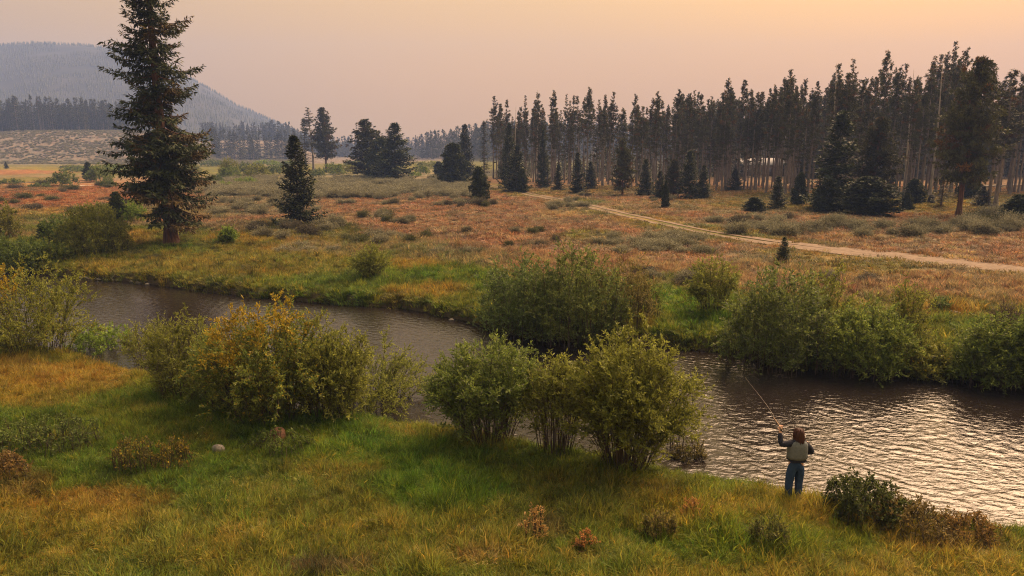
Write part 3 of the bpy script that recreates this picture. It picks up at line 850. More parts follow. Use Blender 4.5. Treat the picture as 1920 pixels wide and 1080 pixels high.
Y, B, P_, BR, T = young_vars, round_vars, pine_vars, broad_vars, thin_vars
singles = [
    # px, base, top, variant, its height, its half width, width in px, name, label, category
    (561, 424, 258, Y[0], 10, 2.5, 86, 'spruce_tree', 'conical dark green young spruce alone between the sagebrush and the green strip', 'spruce tree'),
    (588, 318, 203, P_[6], 20, 1.6, 44, 'pine_tree', 'dark pine with slim crown, left of two tall pines behind the conical spruce', 'pine tree'),
    (612, 322, 205, BR[1], 15, 3.2, 46, 'pine_tree', 'broader ragged pine, right of two tall pines behind the conical spruce', 'pine tree'),
    (574, 318, 222, T[0], 15, 1.3, 26, 'pine_tree', 'shorter dark pine leaning against the left side of the two tall pines', 'pine tree'),
    (692, 335, 226, BR[0], 15, 3.2, 76, 'pine_tree', 'dense dark round-topped pine in the middle of the meadow beside a pointed spruce', 'pine tree'),
    (741, 339, 233, Y[1], 10, 2.5, 84, 'spruce_tree', 'dense dark spruce with pointed top touching the round-topped pine', 'spruce tree'),
    (716, 336, 262, B[2], 8, 2.3, 60, 'pine_tree', 'low dark bushy pine filling the gap between the round-topped pine and pointed spruce', 'pine tree'),
    (851, 347, 272, B[0], 8, 2.3, 56, 'pine_tree', 'dark bushy pine in the sagebrush before a taller spruce at the forest corner', 'pine tree'),
    (873, 336, 236, Y[2], 10, 2.5, 40, 'spruce_tree', 'tall narrow spruce rising behind the dark bushy pine at the forest corner', 'spruce tree'),
    (823, 329, 304, B[1], 8, 2.3, 22, 'pine_tree', 'tiny round pine at the left foot of the dark bushy pine', 'pine tree'),
    (899, 379, 316, B[2], 8, 2.3, 38, 'pine_tree', 'small bright green pine on a short trunk standing alone in the red meadow', 'pine tree'),
    (908, 336, 228, T[1], 15, 1.3, 26, 'pine_tree', 'thin ragged spire-topped conifer at the left corner of the forest', 'pine tree'),
    (222, 416, 362, B[1], 8, 2.3, 34, 'pine_tree', 'small dark young pine beside the big spruce among the left willows', 'pine tree'),
    (86, 452, 416, B[0], 8, 2.3, 26, 'pine_tree', 'tiny young pine in the grass left of the round willow', 'pine tree'),
    (1467, 500, 446, Y[3], 10, 2.5, 34, 'pine_tree', 'small upright young pine poking up behind the far-bank willows', 'pine tree'),
    (12, 316, 303, Y[3], 10, 2.5, 9, 'spruce_tree', 'tiny lone spruce at the foot of the sage slope', 'spruce tree'),
    (505, 326, 318, B[0], 8, 2.3, 12, 'pine_tree', 'tiny dark pine seedling on the open valley floor', 'pine tree'),
    (168, 338, 306, B[2], 8, 2.3, 22, 'pine_tree', 'small dark pine left of the big spruce among meadow willows', 'pine tree'),
    # in front of the forest
    (954, 352, 233, Y[1], 10, 2.5, 40, 'spruce_tree', 'dark spruce at the left end of the forest front', 'spruce tree'),
    (968, 360, 276, Y[2], 10, 2.5, 52, 'spruce_tree', 'wide dark young spruce at the left end of the forest front', 'spruce tree'),
    (979, 361, 318, B[0], 8, 2.3, 20, 'pine_tree', 'little pine beside the far end of the dirt track', 'pine tree'),
    (1017, 352, 245, Y[3], 10, 2.5, 30, 'spruce_tree', 'slim dark spruce, a column before the pale pine trunks', 'spruce tree'),
    (1047, 358, 308, Y[0], 10, 2.5, 24, 'spruce_tree', 'small dark young spruce at the forest edge above the track', 'spruce tree'),
    (1083, 362, 288, Y[2], 10, 2.5, 32, 'spruce_tree', 'conical dark young spruce at the forest edge, middle size', 'spruce tree'),
    (1107, 356, 304, Y[1], 10, 2.5, 30, 'spruce_tree', 'low dark young spruce tucked behind its conical neighbour', 'spruce tree'),
    (1167, 366, 262, BR[0], 15, 3.2, 44, 'pine_tree', 'dark low-branched pine with visible trunk base in the forest front', 'pine tree'),
    (1210, 366, 300, Y[3], 10, 2.5, 36, 'spruce_tree', 'dark spruce joined to two more at the middle of the forest front', 'spruce tree'),
    (1236, 374, 322, Y[0], 10, 2.5, 34, 'spruce_tree', 'short wide dark spruce at the middle of the forest front', 'spruce tree'),
    (1247, 390, 342, B[0], 8, 2.3, 16, 'pine_tree', 'slender seedling pine set out front of the forest in dry grass', 'pine tree'),
    (1291, 374, 284, Y[1], 10, 2.5, 48, 'spruce_tree', 'bulky dark spruce in the middle of the forest front', 'spruce tree'),
    (1317, 372, 312, Y[2], 10, 2.5, 34, 'spruce_tree', 'smaller dark spruce on the right flank of the bulky one', 'spruce tree'),
    (1262, 370, 300, BR[0], 15, 3.2, 40, 'pine_tree', 'dark bushy pine squeezed between two spruces of the forest front', 'pine tree'),
    (1378, 357, 318, Y[3], 10, 2.5, 36, 'spruce_tree', 'low dark spruce before the trunks that hide a white roof', 'spruce tree'),
    (1414, 398, 371, B[2], 8, 2.3, 42, 'juniper_bush', 'low round dark juniper in the dry grass before the forest', 'juniper'),
    (1456, 393, 332, Y[1], 10, 2.5, 36, 'spruce_tree', 'young spruce standing right of the low juniper', 'spruce tree'),
    (1497, 386, 326, B[1], 8, 2.3, 28, 'pine_tree', 'slim young pine between the young spruce and the big dark spruce', 'pine tree'),
    (1565, 392, 212, Y[0], 10, 2.5, 104, 'spruce_tree', 'big dark broad spruce in front of the tall right forest', 'spruce tree'),
    (1551, 398, 338, B[0], 8, 2.3, 56, 'pine_tree', 'grey-green bushy young pine at the foot of the big broad spruce', 'pine tree'),
    (1632, 392, 225, BR[1], 15, 3.2, 84, 'pine_tree', 'ragged open pine right of the big broad spruce', 'pine tree'),
    (1626, 405, 335, B[1], 8, 2.3, 104, 'pine_tree', 'low spreading dark pine with crooked trunk before the ragged open pine', 'pine tree'),
    (1712, 384, 338, B[2], 8, 2.3, 40, 'pine_tree', 'light green young pine on the yellow forest grass', 'pine tree'),
    (1699, 394, 364, B[0], 8, 2.3, 26, 'pine_tree', 'little dark round pine before the light green young pine', 'pine tree'),
    (1764, 389, 318, T[1], 15, 1.3, 34, 'pine_tree', 'thin pale green sapling beside a black stump', 'pine tree'),
    (1797, 405, 116, BR[1], 15, 3.2, 108, 'pine_tree', 'large pine with stout bare reddish trunk, nearest of the right forest', 'pine tree'),
    (1820, 372, 262, B[2], 8, 2.3, 44, 'pine_tree', 'green sapling behind the stout reddish trunk', 'pine tree'),
    (1852, 386, 155, P_[1], 20, 1.7, 66, 'pine_tree', 'pine with pale bare trunk, left of a close pair near the right edge', 'pine tree'),
    (1866, 388, 130, P_[3], 20, 1.8, 84, 'pine_tree', 'pine with brown bare trunk, right of a close pair near the right edge', 'pine tree'),
    (1842, 386, 350, Y[2], 10, 2.5, 36, 'spruce_tree', 'dark spruce sapling at the foot of the close pair of trunks', 'spruce tree'),
    (1908, 425, 368, B[1], 8, 2.3, 66, 'pine_tree', 'dark bushy pine in the sagebrush at the right edge of the picture', 'pine tree'),
    (1893, 425, 378, B[0], 8, 2.3, 34, 'pine_tree', 'small pointed pine joined to the bushy pine at the right edge', 'pine tree'),
    (1668, 372, 330, Y[3], 10, 2.5, 34, 'spruce_tree', 'hazy little spruce behind the low spreading pine', 'spruce tree'),
]
for s_ in singles:
    conifer_at(*s_)

# ------------------------------------------------------------------ the forest of tall pines on the right
front_px = [(925, 338), (960, 342), (1020, 345), (1100, 350), (1200, 356), (1300, 358), (1400, 360), (1500, 372), (1600, 378), (1700, 372), (1800, 370), (1930, 366), (2050, 366)]
front = np.array([at(a_, b_)[:2] for a_, b_ in front_px])
sky_px = [(905, 230), (925, 182), (950, 186), (975, 200), (985, 180), (1010, 174), (1035, 170), (1060, 178), (1100, 163), (1118, 188), (1130, 177), (1150, 174), (1185, 176), (1215, 184), (1230, 172),
          (1262, 168), (1290, 171), (1305, 176), (1330, 182), (1345, 175), (1360, 147), (1382, 150), (1408, 172), (1440, 160), (1465, 133), (1490, 148), (1515, 155), (1550, 122), (1568, 142), (1583, 113), (1600, 150),
          (1640, 94), (1660, 124), (1675, 122), (1700, 145), (1725, 108), (1752, 80), (1782, 90), (1800, 130), (1830, 113), (1855, 140), (1872, 150), (1900, 118), (1915, 125), (1960, 110), (2080, 120)]
sk = np.array(sky_px, float)
rf = np.random.default_rng(7)
LANDMARKS = [(925, 'left end of the forest, behind the wide dark young spruce'), (995, 'slim dark spruce column'), (1032, 'small young spruce above the track'), (1065, 'middle-sized conical spruce'),
             (1125, 'low young spruce and its conical neighbour'), (1160, 'low-branched pine with a visible trunk base'), (1195, 'three joined spruces'), (1250, 'seedling pine out in the dry grass'),
             (1285, 'bulky dark spruce'), (1335, 'low dark spruce and white roof'), (1405, 'low round juniper'), (1440, 'young spruce beside the juniper'), (1480, 'slim young pine'), (1525, 'big broad dark spruce'),
             (1600, 'ragged open pine'), (1660, 'hazy little spruce'), (1695, 'light green young pine'), (1735, 'black stump'), (1775, 'large pine with stout reddish trunk'), (1825, 'close pair of trunks'), (1885, 'bushy pine at the right edge')]
CROWNS = ['long crown', 'high crown', 'very high short crown', 'half-length crown', 'short full crown', 'narrow high crown', 'very long crown', 'short broad crown']
seen_labels = {}
def forest_tree(px, d, top, var, name='lodgepole_pine', label=None, cat='pine tree', wscale=1.0, group='tall pines of the right-hand forest', vi=None):
    bx = np.interp(px, [a_ for a_, _ in front_px], front[:, 0]); by = np.interp(px, [a_ for a_, _ in front_px], front[:, 1])
    k_ = (by + d) / by
    x, y = bx * k_, by + d
    z = float(height(x, y))
    h = top_height(px, top, (x, y, z))
    s = h / (18.0 if name == 'dead_pine' else 20.0)
    sx = wscale * (0.55 + 0.45 * s) * rf.uniform(.85, 1.2)
    if vi is not None:
        lm = [t for a_, t in LANDMARKS if a_ <= px][-1]
        rowname = 'front row' if d < 10 else 'second row' if d < 20 else 'middle rows' if d < 32 else 'back rows'
        lm = lm if lm.startswith('left end') else 'forest behind the ' + lm
        label = ' '.join(('%s pine, %s of the %s' % (CROWNS[vi], rowname, lm)).split()[:16])
    if label in seen_labels:
        first = label
        for adj, fits in (('taller', h > seen_labels[first]), ('shorter', h <= seen_labels[first]), ('straight', True), ('slim', True)):
            if fits and adj + ' ' + first not in seen_labels:
                label = ' '.join((adj + ' ' + first).split()[:16]); break
    seen_labels.setdefault(label, h)
    place(name, var, label, cat, (x, y, z - .05), rf.uniform(0, 6.28), (sx, sx, s), group)
    return x, y
taken = []
n_forest = 0
for i, (px, top) in enumerate(sky_px):
    if px < 915: continue
    vi = int(rf.integers(8))
    taken.append(forest_tree(px, rf.uniform(4, 16), top, pine_vars[vi], vi=vi)); n_forest += 1
for (px, top, v, w) in ((965, 196, 0, 'bare grey dead pine, second trunk from the left end of the forest'), (1007, 168, 1, 'bare grey dead pine standing above the slim dark spruce column'),
                        (1692, 128, 0, 'bare leaning dead pine tip left of the tallest pines'), (1552, 118, 1, 'bare dead spire beside the skyline above the big broad spruce'), (1742, 100, 1, 'bare dead spire among the tallest pines')):
    forest_tree(px, rf.uniform(2, 8), top, snag_vars[v], 'dead_pine', w, 'dead tree', group='dead pines in the forest'); n_forest += 1
for px, d, vi in ((1401, 9, 4), (1409, 22, 7), (1417, 14, 2), (1424, 30, 4), (1433, 12, 7), (1441, 25, 2), (1449, 18, 4), (1457, 33, 7), (1464, 10, 2)):
    taken.append(forest_tree(px, d, float(np.interp(px, sk[:, 0], sk[:, 1])) + rf.uniform(4, 30), pine_vars[vi], vi=vi)); n_forest += 1
tries = 0
while n_forest < 290 and tries < 20000:
    tries += 1
    px = rf.uniform(925, 2010); d = (2 + 50 * rf.uniform() ** 1.25) * float(np.interp(px, [930, 1250, 1500], [.55, .8, 1.0]))
    bx = np.interp(px, [a_ for a_, _ in front_px], front[:, 0]); by = np.interp(px, [a_ for a_, _ in front_px], front[:, 1])
    x, y = bx * (by + d) / by, by + d
    if any((x - a_) ** 2 + (y - b_) ** 2 < 1.6 ** 2 for a_, b_ in taken): continue
    top = float(np.interp(px, sk[:, 0], sk[:, 1])) + rf.uniform(4, 42)
    vi = int(rf.integers(8))
    taken.append(forest_tree(px, d, top, pine_vars[vi], vi=vi)); n_forest += 1

# ------------------------------------------------------------------ willows and other shrubs
def shrub_at(px, base, top, width_px, label, cat='willow bush', name='willow_bush', depth=0.8, seed=0, group=None, **kw):
    p = at(px, base)
    w = px_size(width_px * (1.16 if name == 'willow_bush' and base > 600 else 1.05), p)
    h = max(0.25, top_height(px, top, (p[0], p[1] + 0.15 * w, p[2]))) * (.93 if name == 'willow_bush' and not (base > 640 and px < 1300 and base - top > 120) else .98)
    rg = np.random.default_rng(seed + int(px) * 7 + int(base))
    parts = willow(name, h, w, w * depth, rng=rg, **kw)
    p[2] -= 0.03
    return place(name, parts, label, cat, p, 0.0, group=group)

OL1, OL2 = (0.085, 0.088, 0.020), (0.155, 0.148, 0.034)
GR1, GR2 = (0.055, 0.080, 0.020), (0.115, 0.135, 0.036)
DK1, DK2 = (0.048, 0.066, 0.022), (0.10, 0.122, 0.042)
BRT1, BRT2 = (0.075, 0.115, 0.020), (0.155, 0.19, 0.035)
BRN1, BRN2 = (0.09, 0.06, 0.026), (0.16, 0.105, 0.042)
# near bank
shrub_at(60, 662, 492, 250, 'large yellow-green willow at the left edge on the near bank', n_stem=110, c1=OL1, c2=(0.19, 0.185, 0.04), leaf_from=.12, twigs=14, per=26, yellow=.12, base_w=.22, yellow_at=[(-.9, 2.6, .5)])
shrub_at(192, 676, 604, 120, 'bright green leafy clump between the left willow and a twiggy shrub', cat='leafy clump', name='leafy_clump', n_stem=90, c1=BRT1, c2=BRT2, leaf_from=.1, twigs=5, per=14, leaf_l=.16, leaf_w=.03, base_w=.6, spread=.95, twig_len=.25, upright=.6)
shrub_at(285, 708, 600, 95, 'thin twiggy shrub with few leaves, left of the yellow-tinged willow', n_stem=34, c1=OL1, c2=OL2, leaf_from=.45, twigs=7, per=12, base_w=.2, stem_r=.012)
shrub_at(352, 742, 580, 150, 'olive willow with tall wisps on the left flank of the yellow-tinged willow', n_stem=80, c1=OL1, c2=OL2, leaf_from=.12, twigs=13, per=22, base_w=.3, upright=.4, spread=.85)
shrub_at(515, 782, 560, 250, 'big dense willow with yellow autumn sprays at its top', n_stem=150, c1=GR1, c2=OL2, leaf_from=.06, twigs=16, per=26, base_w=.24, spread=.95, yellow=.35, depth=.9,
         yellow_at=[(-1.0, 3.1, .5), (.85, 3.05, .45), (-1.3, 2.4, .35), (-.8, 1.9, .3), (-.1, 3.2, .4), (.2, 2.8, .35)])
shrub_at(432, 766, 612, 130, 'green willow filling the gap left of the yellow-tinged willow', n_stem=80, c1=GR1, c2=OL2, leaf_from=.08, twigs=13, per=22, base_w=.3, spread=.95)
shrub_at(622, 784, 606, 140, 'olive willow filling the gap right of the yellow-tinged willow', n_stem=80, c1=OL1, c2=OL2, leaf_from=.1, twigs=13, per=22, base_w=.26, spread=.95)
shrub_at(700, 786, 632, 215, 'lighter airy willow on the right flank of the yellow-tinged willow', n_stem=75, c1=OL1, c2=(0.17, 0.17, 0.045), leaf_from=.18, twigs=13, per=22, base_w=.22, spread=1.0)
shrub_at(918, 826, 638, 215, 'silvery green willow with bare lower stems at the water edge', n_stem=120, c1=GR1, c2=(0.145, 0.155, 0.042), leaf_from=.33, twigs=15, per=28, base_w=.17, silver=.08, upright=.2, skirt=.15)
shrub_at(1040, 850, 664, 110, 'brownish twiggy willow between two fuller willows', n_stem=70, c1=OL1, c2=OL2, leaf_from=.5, twigs=11, per=15, skirt=.1, base_w=.22, upright=.4)
shrub_at(1172, 880, 616, 235, 'tall olive willow with many bare lower stems beside the river', n_stem=140, c1=OL1, c2=(0.165, 0.155, 0.036), leaf_from=.30, twigs=15, per=30, skirt=.32, base_w=.13, upright=.15, dome=.7)
shrub_at(1262, 872, 690, 80, 'slim side shoots leaning over the water from the tall olive willow', n_stem=22, c1=OL1, c2=(0.17, 0.155, 0.04), leaf_from=.55, twigs=8, per=14, base_w=.15)
shrub_at(1292, 892, 828, 84, 'small dark reddish-brown shrub on the bank left of the angler', cat='shrub', name='shrub', n_stem=60, c1=(.05, .045, .02), c2=(.12, .085, .035), leaf_from=.25, twigs=6, per=14, leaf_l=.06, leaf_w=.028, base_w=.4, twig_len=.2)
shrub_at(1618, 968, 888, 150, 'rounded dark green shrub on the bank right of the angler', cat='shrub', name='shrub', n_stem=90, c1=(.028, .034, .012), c2=(.068, .072, .026), leaf_from=.1, twigs=8, per=18, leaf_l=.06, leaf_w=.03, base_w=.5, twig_len=.22)
shrub_at(1710, 992, 930, 140, 'low dark reddish shrub trailing right from the rounded green shrub', cat='shrub', name='shrub', n_stem=70, c1=(.06, .045, .02), c2=(.13, .085, .035), leaf_from=.1, twigs=6, per=14, leaf_l=.06, leaf_w=.026, base_w=.7, twig_len=.2)
shrub_at(1815, 1004, 962, 120, 'low russet shrub at the water edge near the right edge', cat='shrub', name='shrub', n_stem=60, c1=(.08, .05, .02), c2=(.17, .09, .035), leaf_from=.1, twigs=6, per=12, leaf_l=.055, leaf_w=.022, base_w=.7, twig_len=.2)
shrub_at(1235, 1008, 950, 62, 'knee-high brownish green weed clump in the near grass', cat='weed clump', name='weed_clump', n_stem=40, c1=OL1, c2=BRN2, leaf_from=.2, twigs=5, per=12, leaf_l=.06, leaf_w=.022, base_w=.5, twig_len=.16)
shrub_at(1440, 1024, 962, 74, 'dark bushy weed clump below the angler', cat='weed clump', name='weed_clump', n_stem=44, c1=DK1, c2=(.12, .1, .035), leaf_from=.15, twigs=5, per=12, leaf_l=.06, leaf_w=.022, base_w=.5, twig_len=.16)
shrub_at(1000, 1014, 942, 48, 'upright dry brown weed stalks in the middle of the near grass', cat='dry weed', name='dry_weed', n_stem=26, c1=(.2, .11, .045), c2=(.33, .19, .085), leaf_from=.45, twigs=4, per=9, leaf_l=.06, leaf_w=.02, base_w=.35, twig_len=.12, upright=.6)
shrub_at(1100, 1034, 988, 40, 'small rust-orange dry weed right of the taller dry stalks', cat='dry weed', name='dry_weed', n_stem=22, c1=(.22, .09, .035), c2=(.34, .15, .06), leaf_from=.3, twigs=4, per=9, leaf_l=.05, leaf_w=.018, base_w=.35, twig_len=.12)
shrub_at(1300, 975, 935, 60, 'russet weed patch on the bank below the reddish-brown shrub', cat='dry weed', name='dry_weed', n_stem=22, c1=(.18, .08, .03), c2=(.26, .13, .05), leaf_from=.3, twigs=4, per=9, leaf_l=.06, leaf_w=.02, base_w=.5, twig_len=.15)
shrub_at(535, 842, 795, 110, 'dark green weeds around the reddish stump', cat='weed clump', name='weed_clump', n_stem=46, c1=GR1, c2=(.1, .115, .03), leaf_from=.1, twigs=4, per=12, leaf_l=.07, leaf_w=.025, base_w=.7, twig_len=.16)
shrub_at(120, 842, 772, 120, 'dark green herb clump on the left of the near grass', cat='herb clump', name='herb_clump', n_stem=60, c1=DK1, c2=(.09, .10, .032), leaf_from=.1, twigs=5, per=12, leaf_l=.07, leaf_w=.026, base_w=.6, twig_len=.18)
shrub_at(40, 848, 782, 110, 'green herb clump dotted with tiny yellow flowers at the left edge', cat='herb clump', name='herb_clump', n_stem=55, c1=GR1, c2=(.11, .12, .035), leaf_from=.1, twigs=5, per=12, leaf_l=.07, leaf_w=.026, base_w=.6, twig_len=.18, yellow=.1)
shrub_at(12, 895, 842, 80, 'brown dying herb clump at the left edge', cat='herb clump', name='herb_clump', n_stem=44, c1=(.08, .05, .022), c2=(.16, .09, .035), leaf_from=.1, twigs=5, per=11, leaf_l=.07, leaf_w=.024, base_w=.6, twig_len=.16)
shrub_at(258, 878, 812, 90, 'yellow-flowered shrub, left half of a blooming pair', cat='flowering shrub', name='flowering_shrub', n_stem=50, c1=(.06, .055, .02), c2=(.13, .10, .03), leaf_from=.2, twigs=5, per=12, leaf_l=.05, leaf_w=.022, base_w=.5, twig_len=.16, yellow=.5)
shrub_at(325, 876, 818, 76, 'yellow-flowered shrub, right half of a blooming pair', cat='flowering shrub', name='flowering_shrub', n_stem=44, c1=(.06, .05, .02), c2=(.13, .095, .03), leaf_from=.2, twigs=5, per=12, leaf_l=.05, leaf_w=.024, base_w=.5, twig_len=.16, yellow=.9)
# far bank
kwd = dict(leaf_from=.06, twigs=13, per=20, base_w=.45, hang=.55, leaf_l=.13, leaf_w=.04, twig_len=.6)
shrub_at(985, 626, 474, 185, 'dark bluish-green willow hanging over the water on the far bank', n_stem=105, c1=DK1, c2=DK2, silver=.06, **kwd)
shrub_at(1085, 634, 455, 180, 'big dark willow with olive top in the middle of the far bank', n_stem=120, c1=DK1, c2=(.115, .118, .036), **kwd)
shrub_at(1170, 612, 476, 105, 'brownish sparse willow on the right flank of the big dark one', n_stem=70, c1=(.08, .065, .024), c2=(.14, .105, .036), leaf_from=.35, twigs=9, per=14, base_w=.35, leaf_l=.11, leaf_w=.03, upright=.4)
shrub_at(1210, 600, 520, 70, 'small olive willow beside the brownish sparse one', n_stem=40, c1=GR1, c2=OL2, leaf_from=.2, twigs=9, per=13, base_w=.4, leaf_l=.11, leaf_w=.03)
shrub_at(1335, 585, 476, 100, 'fan-shaped olive willow behind the bright grass of the far bank', n_stem=75, c1=OL1, c2=OL2, leaf_from=.28, twigs=10, per=16, base_w=.22, leaf_l=.12, leaf_w=.034)
shrub_at(1452, 682, 492, 172, 'tall grey-green willow over the water, right of the bright grass', n_stem=120, c1=DK1, c2=(.145, .155, .048), silver=.12, **kwd)
shrub_at(1540, 640, 492, 80, 'upright olive willow behind the tall grey-green one', n_stem=50, c1=OL1, c2=OL2, leaf_from=.2, twigs=10, per=16, base_w=.3, leaf_l=.12, leaf_w=.034)
shrub_at(1618, 692, 560, 168, 'wide green willow leaning over the water on the far bank', n_stem=110, c1=GR1, c2=(.145, .152, .038), **kwd)
shrub_at(1690, 655, 524, 90, 'thin yellow-green willow rising behind the wide green one', n_stem=46, c1=OL1, c2=OL2, leaf_from=.3, twigs=9, per=13, base_w=.3, leaf_l=.11, leaf_w=.03)
shrub_at(1722, 702, 640, 100, 'low yellowing willow at the water on the far right bank', n_stem=70, c1=OL1, c2=(.15, .14, .036), yellow=.12, **kwd)
shrub_at(1842, 714, 598, 122, 'olive-green willow on the far bank near the right edge', n_stem=95, c1=GR1, c2=(.115, .12, .034), **kwd)
shrub_at(1928, 722, 588, 115, 'dark green willow cut by the right edge on the far bank', n_stem=85, c1=DK1, c2=(.10, .115, .032), **kwd)
shrub_at(1880, 632, 562, 62, 'purplish leafless shrub standing behind the right-hand willows', cat='bare shrub', name='bare_shrub', n_stem=70, c1=(.075, .05, .055), c2=(.13, .09, .09), leaf_from=.3, twigs=6, per=3, base_w=.3, leaf_l=.07, leaf_w=.012, upright=.5)
shrub_at(1764, 584, 556, 36, 'little dark shrub by the fallen log on bare ground', cat='shrub', name='shrub', n_stem=30, c1=DK1, c2=DK2, leaf_from=.1, twigs=6, per=9, base_w=.4, leaf_l=.1, leaf_w=.03, twig_len=.25)
shrub_at(696, 524, 460, 76, 'small fan-shaped olive willow alone on the grassy far bank', n_stem=70, c1=OL1, c2=(.14, .14, .03), leaf_from=.22, twigs=9, per=16, base_w=.16, leaf_l=.12, leaf_w=.034)
kwl = dict(leaf_from=.08, twigs=10, per=15, base_w=.4, leaf_l=.17, leaf_w=.055, twig_len=.65)
shrub_at(182, 478, 388, 142, 'large round olive willow left of the big spruce', n_stem=110, c1=OL1, c2=(.14, .13, .03), **kwl)
shrub_at(120, 462, 402, 70, 'darker willow against the left side of the round olive willow', n_stem=56, c1=DK1, c2=GR2, **kwl)
shrub_at(245, 416, 376, 62, 'bright green willow just left of the big spruce trunk', n_stem=50, c1=BRT1, c2=(.12, .15, .03), **kwl)
shrub_at(175, 420, 380, 80, 'olive willow behind the large round one', n_stem=50, c1=OL1, c2=(.125, .118, .03), **kwl)
shrub_at(30, 510, 440, 130, 'dark green willow low at the left edge of the far bank', n_stem=80, c1=DK1, c2=GR2, **kwl)
shrub_at(8, 448, 376, 66, 'tall olive-brown willow at the left edge on the far side', n_stem=60, c1=OL1, c2=(.13, .11, .03), **kwl)
shrub_at(95, 492, 462, 70, 'low olive willow between the left-edge willows and the grass', n_stem=40, c1=GR1, c2=OL2, **kwl)
shrub_at(428, 456, 427, 28, 'tiny round green willow right of the big spruce', n_stem=30, c1=GR1, c2=BRT2, **kwl)
# willow clumps on the valley floor: a few shapes, each bush its own object
far_vars = []
for i, (c1, c2) in enumerate(((GR1, (.12, .125, .04)), (OL1, (.14, .13, .04)), (DK1, (.095, .105, .04)), (BRT1, (.14, .15, .04)))):
    rg = np.random.default_rng(300 + i)
    far_vars.append(willow('valley_willow', 3.0, 5.0, 4.5, 46, rg, c1=c1, c2=c2, leaf_from=.05, twigs=9, per=9, base_w=.6, leaf_l=.34, leaf_w=.13, twig_len=.7, dome=.85))
valley = [  # px, base, top, width, shape
    (432, 334, 297, 34, 1, 'tallest yellow-green willow clump on the valley floor right of the big spruce'), (432, 337, 311, 40, 0, 'round willow clump at the foot of the tallest valley willow'),
    (481, 335, 307, 44, 1, 'dome-shaped olive willow clump right of the tallest valley willow'), (462, 326, 305, 40, 2, 'dark willow clump behind the dome-shaped one'), (520, 327, 309, 46, 2, 'wide dark willow clump left of the conical spruce'),
    (405, 346, 328, 34, 2, 'dark willow clump close to the right side of the big spruce'), (462, 348, 332, 44, 3, 'fresh green low clump in the green strip of the valley floor'), (420, 352, 340, 40, 3, 'fresh green low mound nearest the big spruce'),
    (120, 348, 321, 46, 2, 'dark willow clump on the red meadow at left'), (188, 340, 308, 50, 0, 'green willow clump beside the small dark pine left of the big spruce'), (203, 351, 333, 26, 2, 'small grey-green bush before the left willow clump'),
    (150, 322, 311, 60, 0, 'long low willow clump behind the small dark pine'), (215, 322, 308, 50, 3, 'light green willow clump just left of the big spruce crown'), (20, 345, 335, 40, 2, 'low dark clump at the left edge of the red meadow'),
    (625, 328, 306, 40, 0, 'round willow clump right of the two tall pines'), (652, 325, 308, 50, 1, 'olive willow clump left of the round-topped pine'), (596, 332, 316, 30, 2, 'dark clump at the foot of the two tall pines'),
    (792, 326, 310, 28, 0, 'small round willow right of the pointed spruce'), (778, 331, 322, 24, 3, 'light green low bush at the right foot of the pointed spruce'), (805, 315, 302, 50, 1, 'hazy olive willow clump in the gap before the forest'),
    (545, 312, 301, 50, 0, 'hazy willow clump behind the conical spruce tip'), (400, 312, 300, 46, 2, 'hazy dark willow clump beyond the big spruce'), (500, 311, 300, 50, 3, 'hazy light willow clump in the far middle of the valley'), (670, 312, 300, 50, 0, 'hazy willow clump behind the round-topped pine'),
    (360, 325, 308, 30, 1, 'olive willow clump glimpsed through the spruce skirt'), (590, 350, 338, 20, 1, 'low olive bush right of the conical spruce'), (75, 352, 343, 34, 2, 'low dark bush on the far red meadow'), (130, 317, 309, 40, 1, 'hazy low clump at the foot of the sage slope'), (838, 316, 304, 40, 2, 'hazy dark clump left of the dark bushy pine'),
]
for i, (px, base, top, w, v, lab) in enumerate(valley):
    p = at(px, base); h = max(.6, top_height(px, top, p)); ww = px_size(w, p)
    place('willow_bush', far_vars[v], lab, 'willow bush', p, i * 1.7, (ww / 5.0, ww / 5.0, h / 3.0), 'willow clumps of the valley floor')

